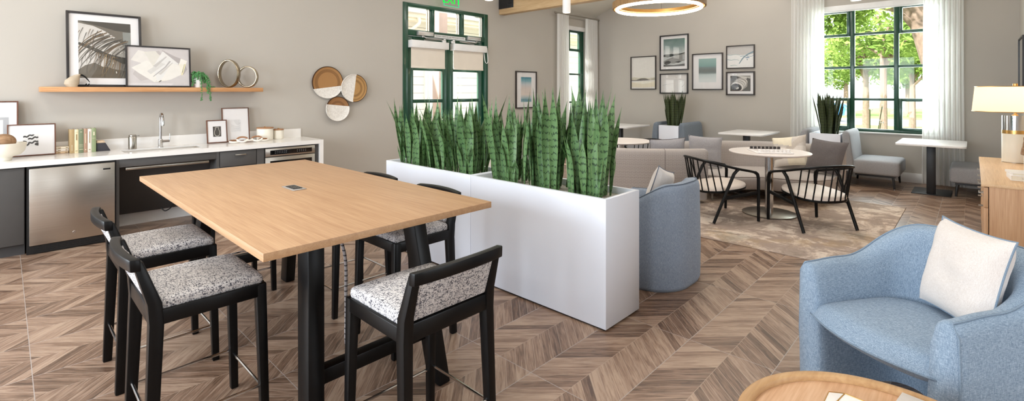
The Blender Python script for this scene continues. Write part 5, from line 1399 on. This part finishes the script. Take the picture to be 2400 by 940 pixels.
# ------------------------------------------------------------------ banquettes, pots and cafe tables
def banquette(label, loc, rz, W=.90):
    # local: sitter faces +y, back at y<0, origin under the back face of the seat back
    t = thing('lounge_seat', label, 'seat', loc, rz, 'armless lounge seats by the back wall')
    MB().pad(-W/2, W/2, .13, .72, .205, .425, .045, .012, 8).build('seat', M['banq'], t, angle=60)
    m = MB(); n = 10
    prof = [(.02, .24), (.0, .55), (-.012, .80), (-.004, .845), (.022, .868), (.055, .868), (.086, .845), (.10, .80), (.135, .50), (.15, .40), (.15, .24)]
    vs = []; fs = []; k = len(prof)
    xs = [-W/2, -W/2+.004, -W/2+.018, -W/2+.045]+[lerp(-W/2+.045, W/2-.045, i/6) for i in range(1, 6)]+[W/2-.045, W/2-.018, W/2-.004, W/2]
    for x in xs:
        e = max(0, (W/2-abs(x))); q = .045-min(e, .045); sh = .045-sqrt(max(0, .045**2-q*q))
        for y, z in prof:
            cy, cz = .07, .5; hz = max(0, (z-.7)/.17)
            vs.append((x, y+(cy-y)/.07*sh*.45, z-sh*hz))
    for i in range(len(xs)-1):
        for j in range(k): fs.append((i*k+j, i*k+(j+1) % k, (i+1)*k+(j+1) % k, (i+1)*k+j))
    fs += [list(range(k))[::-1], list(range((len(xs)-1)*k, len(xs)*k))]
    m.add(vs, fs); m.build('backrest', M['banqblue'], t, angle=60)
    f = MB(); f.box(-W/2+.06, W/2-.06, .16, .66, .178, .206); f.build('seat_frame', M['blackmetal'], t)
    for sx in (-1, 1):
        for yy, dy in ((.63, .02), (.10, -.02)):
            lg = MB(); x = sx*(W/2-.09)
            lg.tube([(x-sx*.04, yy, .185), (x+sx*.01, yy, .178), (x+sx*.02, yy+dy*.4, .15), (x+sx*.02, yy+dy, .012)], [.016, .017, .017, .014], 8)
            l_ = lg.build('leg', M['blackmetal'], t)
            MB().lathe([(.011, 0), (.012, .012), (0, .012)], 12, (x+sx*.02, yy+dy, 0)).build('glide', M['chrome'], l_)
    return t
B0 = banquette('grey lounge seat facing the laminate cafe table by the window', (9.69, 1.51, 0), 180)
for lab, y, rz in (('grey lounge seat behind the potted snake plant, by the window curtain', 2.005, 0),
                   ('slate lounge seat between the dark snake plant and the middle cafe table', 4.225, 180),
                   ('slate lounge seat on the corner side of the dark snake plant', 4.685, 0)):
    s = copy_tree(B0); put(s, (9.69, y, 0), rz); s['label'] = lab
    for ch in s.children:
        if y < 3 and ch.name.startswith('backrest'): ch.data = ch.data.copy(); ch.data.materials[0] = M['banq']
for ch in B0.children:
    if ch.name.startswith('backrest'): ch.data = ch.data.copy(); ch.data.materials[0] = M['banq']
B1 = copy_tree(B0); put(B1, (9.69, -.478, 0), 0); B1['label'] = 'grey lounge seat partly hidden behind the oak credenza'
# window and credenza seats have grey backs; the other two have slate blue cloth
def cafe(label, loc, lx=1.06, ly=.76):
    t = thing('cafe_table', label, 'table', loc, 0, 'rectangular cafe tables')
    m = MB(); r = .05; pts = []
    for cx, cy, a0 in ((lx/2-r, ly/2-r, 0), (-lx/2+r, ly/2-r, 90), (-lx/2+r, -ly/2+r, 180), (lx/2-r, -ly/2+r, 270)):
        for i in range(7): a = radians(a0+15*i); pts.append((cx+r*cos(a), cy+r*sin(a)))
    m.prism(pts, .722, .750); m.build('tabletop', M['laminate'], t, bevel=.003)
    MB().box(-.19, -.09, -.05, .05, .012, .715).build('post', M['blackmetal'], t, bevel=.004)
    MB().box(-.24, .36, -.22, .22, 0, .012).build('base', M['blackmetal'], t, bevel=.003)
    MB().box(-.34, .16, -.16, .16, .708, .722).build('mount_plate', M['blackmetal'], t)
    return t
c0 = cafe('white cafe table beside the window curtain, near the credenza', (9.46, .44, 0))
for lab, y in (('white cafe table below the gallery wall, middle of the three', 2.98), ('white cafe table nearest the room corner, behind the snake plants', 5.60)):
    s = copy_tree(c0); put(s, (9.46, y, 0)); s['label'] = lab
for lab, y, w, pl_, seed in (('square white pot in front of the window holding a snake plant', 1.757, .435, 'dark snake plant in the white pot in front of the window', 31), ('square white pot below the gallery wall holding a snake plant', 4.455, .42, 'dark snake plant in the white pot below the gallery wall', 34)):
    planter(lab, (9.68, y, 0), .84, w, .808, M['pebble'], .03, 'square white pots')
    r = thing('snake_plant', pl_, 'plant', (9.55, y, .7685), 0, 'dark snake plants'); rr = random.Random(seed); mb = MB()
    for k in range(64):
        a = rr.uniform(0, 2*pi); q = rr.random()**.5; px, py = .20*q*cos(a), .125*q*sin(a)
        out = rr.random() < .28; ht = rr.uniform(.42, .62) if out else rr.uniform(.58, .765)
        leaf(mb, (px, py, 0), ht*(.8 if out and rr.random() < .4 else 1), a+rr.uniform(-.5, .5), (.14+.20*rr.random())*(q if not out else 1.0)*.5+.02, .064*rr.uniform(.75, 1.15), k, rr.uniform(-.9, .9), .06*rr.random())
    mb.build('foliage', M['leaf_dark'], r, angle=180)

# ------------------------------------------------------------------ credenza and lamp
cr = thing('credenza', 'pale oak credenza with small bar handles along the side wall', 'credenza', (5.47, -.645, 0))
L, D = 2.25, .595
MB().box(0, L, 0, D, .728, .75).build('top', M['oak_c'], cr, bevel=.002)
MB().box(.004, .030, 0, D-.045, .0, .728).build('side_panel', M['oak_z'], cr, bevel=.001); MB().box(L-.03, L-.004, 0, D-.045, 0, .728).build('side_panel', M['oak_z'], cr)
MB().box(.03, L-.03, 0, D-.06, .06, .72).build('carcass', M['oak_z'], cr); MB().box(.03, L-.03, .05, D-.10, 0, .06).build('plinth', M['cabdark'], cr)
for i in range(4):
    x0 = .006+i*(L-.012)/4; x1 = x0+(L-.012)/4-.004
    dwr = MB().box(x0, x1, D-.04, D-.016, .56, .722).build('drawer', M['oak_z'], cr, bevel=.001)
    h = MB(); hx = (x0+x1)/2; h.box(hx-.05, hx+.05, D+.008, D+.016, .636, .646); h.box(hx-.045, hx-.037, D-.016, D+.008, .637, .645); h.box(hx+.037, hx+.045, D-.016, D+.008, .637, .645); h.build('handle', M['brushed'], dwr)
    do = MB().box(x0, x1, D-.04, D-.016, .065, .556).build('door', M['oak_z'], cr, bevel=.001)
    h = MB(); hx = x1-.06; h.tube([(hx, D-.016, .49), (hx, D+.014, .49)], .008, 8); h.build('knob', M['brushed'], do)
lp = thing('table_lamp', 'lit table lamp with cream and chrome cylinder base on the credenza', 'lamp', (7.36, -.325, .75))
MB().lathe([(.104, 0), (.104, .006), (0, .006)], 40).build('foot', M['brushed'], lp)
MB().lathe([(.103, .006), (.104, .012), (.104, .30), (.102, .303), (0, .303)], 48).build('ceramic_body', M['ceramic'], lp)
MB().lathe([(.1045, .303), (.1045, .34), (0, .34)], 48).build('gold_band', M['gold'], lp)
MB().lathe([(.102, .34), (.102, .493), (0, .493)], 48).build('chrome_body', M['chrome'], lp)
MB().lathe([(.026, .493), (.026, .50), (.012, .506), (.012, .56), (0, .56)], 20).build('neck', M['gold'], lp)
s_ = MB(); s_.lathe([(.335, .535), (.312, .80)], 64, cap=False); so = s_.build('shade', M['lampshade'], lp, angle=180)
rg = MB()
for rr_, z in ((.334, .535), (.311, .80)): rg.tube([(rr_*cos(a*pi/24), rr_*sin(a*pi/24), z) for a in range(48)], .004, 6, closed=True)
for k in range(3): a = k*2*pi/3; rg.tube([(0, 0, .79), (.31*cos(a), .31*sin(a), .798)], .003, 6)
rg.build('shade_ring', M['gold'], so)
MB().tube([(0, 0, .56), (0, 0, .80)], .005, 8).build('harp', M['gold'], lp)
MB().ball((0, 0, .59), (.024, .024, .034), 14, 8).build('bulb', m_emit('lamp_bulb', (255, 214, 160), 18), lp)
MB().lathe([(.008, .80), (.02, .804), (.02, .828), (.016, .832), (0, .832)], 16).build('finial', M['gold'], lp)
# objects at the credenza end
for i, (lab, h, dx, col) in enumerate((('thicker white book lying on the credenza, bottom of the pair', .042, 0, (240, 236, 232)), ('thinner white book lying on top of the pair on the credenza', .020, .012, (244, 238, 232)))):
    r = thing('book', lab, 'book', (5.975+dx, -.318, .75+(.0425 if i else 0)), 8 if i else 4, 'white books on the credenza'); m = MB(); w_, d_ = .13, .095; z1 = h
    m.box(-w_, w_, -d_, d_, 0, .003); m.box(-w_, w_, -d_, d_, z1-.003, z1); m.box(-w_, w_, d_-.003, d_, .003, z1-.003); m.build('cover', flat(col, .6), r, bevel=.0008)
    MB().box(-w_+.004, w_-.004, -d_+.004, d_-.003, .003, z1-.003).build('pages', M['paper'], r)
    MB().box(-w_-.0006, -w_, -.02, .03, z1*.4, z1*.55).build('spine_marks', flat((190, 180, 176)), r)
for i, lab in enumerate(('white upright book at the photo edge on the credenza', 'second white upright book at the photo edge, behind the first')):
    r = thing('book', lab, 'book', (5.60+.002*i, -.302-.034*i, .75), 0, 'white books on the credenza'); m = MB()
    m.box(0, .16, -.032, -.029, 0, .235); m.box(0, .16, -.003, 0, 0, .235); m.grid(lambda u, v: (-.004*sin(pi*u), -.032+.032*u, .235*v), 6, 1); m.hasuv = False; m.build('cover', flat((244, 240, 236), .6), r)
    MB().box(.004, .156, -.029, -.003, .004, .231).build('pages', M['paper'], r)
dw_ = thing('driftwood', 'brown driftwood piece resting on top of the white upright books', 'ornament', (5.66, -.318, .9866), 10)
m = MB(); m.grid(lambda u, v: ((.05+.022*noise.noise((cos(2*pi*u)*1.3, sin(2*pi*u)*1.3, v*3)))*(1.2-.5*v)*cos(2*pi*u), (.032+.012*noise.noise((cos(2*pi*u)*1.3+5, sin(2*pi*u)*1.3, v*3)))*(1.2-.5*v)*sin(2*pi*u), .14*v), 20, 14, closeu=True)
m.hasuv = False; tag(dw_, None, None); m.build('trunk', M['brownwood'], dw_, angle=180)
MB().ball((-.038, .012, .07), (.014, .02, .022), 10, 6).build('knot', flat((92, 66, 46), .8), dw_, angle=180)
mi = thing('wall_mirror', 'black-framed mirror on the side wall at the photo edge', 'mirror', (9.75, -.497, 1.45))
f = MB(); f.box(-.42, -.40, 0, .022, 0, .80); f.box(.40, .42, 0, .022, 0, .80); f.box(-.40, .40, 0, .022, 0, .02); f.box(-.40, .40, 0, .022, .78, .80); f.build('frame', M['blackframe'], mi)
MB().box(-.40, .40, .006, .012, .02, .78).build('glass', m_plain('mirror', (225, 228, 226), .03, 1., 0.), mi)

# ------------------------------------------------------------------ ceiling lights
rp = thing('ring_pendant', 'large ring pendant light with wooden hoop and glowing inner ring', 'ceiling light', (6.436, 3.247, 2.69))
MB().lathe([(.630, -.005), (.642, -.003), (.642, .085), (.630, .088), (.618, .085), (.618, -.003)], 96, cap=False).build('hoop', m_wood('bronze_wood', (120, 92, 58), (146, 114, 76), (166, 134, 94), (0, 0, 1), .45, .5), rp, angle=40)
led = MB(); led.tube([(.578*cos(2*pi*i/96), .578*sin(2*pi*i/96), -.012) for i in range(96)], .021, 10, closed=True); led.build('led_ring', M['led'], rp, angle=180)
MB().lathe([(.545, .022), (.552, .02), (.552, .07), (.545, .07)], 96, cap=False).build('inner_band', M['gold'], rp, angle=40)
br = MB()
for k in range(4):
    a = k*pi/2+.75; br.tube([(.55*cos(a), .55*sin(a), .045), (.62*cos(a), .62*sin(a), .045)], .008, 6)
br.build('bracket', M['gold'], rp)
cbm = MB()
for k in range(3):
    a = k*2*pi/3+.4; cbm.tube([(.63*cos(a), .63*sin(a), .085), (0, 0, 1.5)], .0018, 5)
cbm.tube([(0, 0, 1.5), (0, 0, 2.10)], .008, 8); cbm.build('suspension', M['blackmetal'], rp)
MB().lathe([(.0, 2.07), (.08, 2.07), (.08, 2.10), (0, 2.10)], 24).build('canopy', M['white_paint'], rp)
def pend(label, loc):
    t = thing('cylinder_pendant', label, 'ceiling light', loc, 0, 'white cylinder pendants')
    MB().lathe([(.048, 0), (.056, .0), (.057, .004), (.057, .30), (.054, .305), (0, .305)], 28, cap=False).build('cylinder', M['white_paint'], t, angle=50)
    MB().lathe([(0, .012), (.05, .012)], 28, cap=False).build('lens', M['pend_led'], t)
    zc = min(4.86, 4.88-.4*abs(loc[1]-3.1))-.005-loc[2]
    MB().tube([(0, 0, .305), (0, 0, zc-.02)], .006, 8).build('stem', M['white_paint'], t)
    MB().lathe([(.055, zc-.025), (.055, zc), (0, zc)], 20).build('canopy', M['white_paint'], t)
pend('white cylinder pendant hanging in front of the wooden beam', (5.534, 4.194, 2.619))
pend('white cylinder pendant whose lit tip shows at the photo top, right of the exit sign', (4.107, 4.30, 2.617))
pend('white cylinder pendant whose lit tip shows above the big window', (7.212, 1.039, 2.613))
# ------------------------------------------------------------------ light
def area(name, loc, rot, sx, sy, power, col=(1, 1, 1)):
    l = bpy.data.lights.new(name, 'AREA'); l.shape = 'RECTANGLE'; l.size = sx; l.size_y = sy; l.energy = power; l.color = col
    o = bpy.data.objects.new(name, l); COL.link(o); o.location = loc; o.rotation_euler = tuple(radians(a) for a in rot); return o
def point(name, loc, power, col, r=.04):
    l = bpy.data.lights.new(name, 'POINT'); l.energy = power; l.color = col; l.shadow_soft_size = r
    o = bpy.data.objects.new(name, l); COL.link(o); o.location = loc; return o
DAY = (.80, .90, 1.0)
# added daylight fill at unseen openings behind the camera
for y, p in ((.2, 55), (2.4, 150), (5.0, 155)): area('window_daylight_fill', (-3.02, y, 1.65), (90, 0, -90), 1.6, 2.3, p, DAY)
area('window_daylight_fill', (3.1, -4.02, 1.65), (90, 0, 0), 1.6, 2.1, 42, DAY); area('window_daylight_fill', (-1.1, -4.02, 1.75), (90, 0, 0), 1.0, 1.7, 14, DAY)
# the big window and the door
area('window_daylight_fill', (10.5, 1.245, 1.9), (90, 0, 90), 1.8, 2.1, 85, (.86, .95, 1))
area('window_daylight_fill', (5.575, 7.12, 1.6), (90, 0, 180), 1.7, 2.8, 35, (1, .98, .95))
area('window_daylight_fill', (9.4, 7.12, 1.9), (90, 0, 180), .8, 2.1, 12, (1, .98, .95))
# added fill lights under the ridge and low ceiling, no fixtures there
for x in (-1.5, 1.4, 4.2, 7.0, 9.2): area('ceiling_fill', (x, 3.1, 4.7), (0, 0, 0), 1.6, 1.2, 54, (1, .97, .93))
for x, y in ((-1., -2.4), (2.5, -2.4)): area('ceiling_fill', (x, y, 3.2), (0, 0, 0), 1.2, 1.2, 8, (1, .97, .93))
point('lamp_light', (7.36, -.325, 1.44), 9, (1, .80, .56), .05)
for loc in ((5.534, 4.194, 2.58), (4.107, 4.30, 2.57), (7.212, 1.039, 2.57)): 
    l = bpy.data.lights.new('pendant_light', 'SPOT'); l.energy = 30; l.spot_size = radians(95); l.spot_blend = .8; l.color = (1, .93, .84); l.shadow_soft_size = .045
    o = bpy.data.objects.new('pendant_light', l); COL.link(o); o.location = loc
# sun and sky
sl_ = bpy.data.lights.new('sun', 'SUN'); sl_.energy = 16; sl_.angle = radians(2); sl_.color = (1, .98, .95)
so_ = bpy.data.objects.new('sun', sl_); COL.link(so_); so_.rotation_euler = Vector((.62, -.30, -.72)).to_track_quat('-Z', 'Y').to_euler()
wd = bpy.data.worlds.new('sky'); sc.world = wd; wd.use_nodes = True; nt = wd.node_tree; nt.nodes.clear()
wo = nt.nodes.new('ShaderNodeOutputWorld'); bg = nt.nodes.new('ShaderNodeBackground'); bg.inputs[0].default_value = (.93, .97, 1, 1); bg.inputs[1].default_value = 3.6
nt.links.new(bg.outputs[0], wo.inputs[0])

# ------------------------------------------------------------------ camera and view
cd = bpy.data.cameras.new('camera'); cam = bpy.data.objects.new('camera', cd); COL.link(cam)
cd.sensor_width = 36; cd.lens = 1134.6/2400*36; cd.shift_y = -(470-214)/2400; cd.clip_start = .05; cd.clip_end = 200
cam.location = (0, 0, 1.5); cam.rotation_euler = (radians(90), 0, radians(43.59-90))
sc.camera = cam
sc.view_settings.view_transform = 'Standard'; sc.view_settings.look = 'None'; sc.view_settings.gamma = 1; sc.view_settings.use_curve_mapping = False
sc.view_settings.exposure = 0.0
sc.cycles.use_denoising = True; sc.cycles.max_bounces = 10; sc.cycles.diffuse_bounces = 5; sc.cycles.glossy_bounces = 4; sc.cycles.transparent_max_bounces = 16; sc.cycles.transmission_bounces = 6
sc.cycles.sample_clamp_indirect = 6; sc.cycles.caustics_reflective = False; sc.cycles.caustics_refractive = False
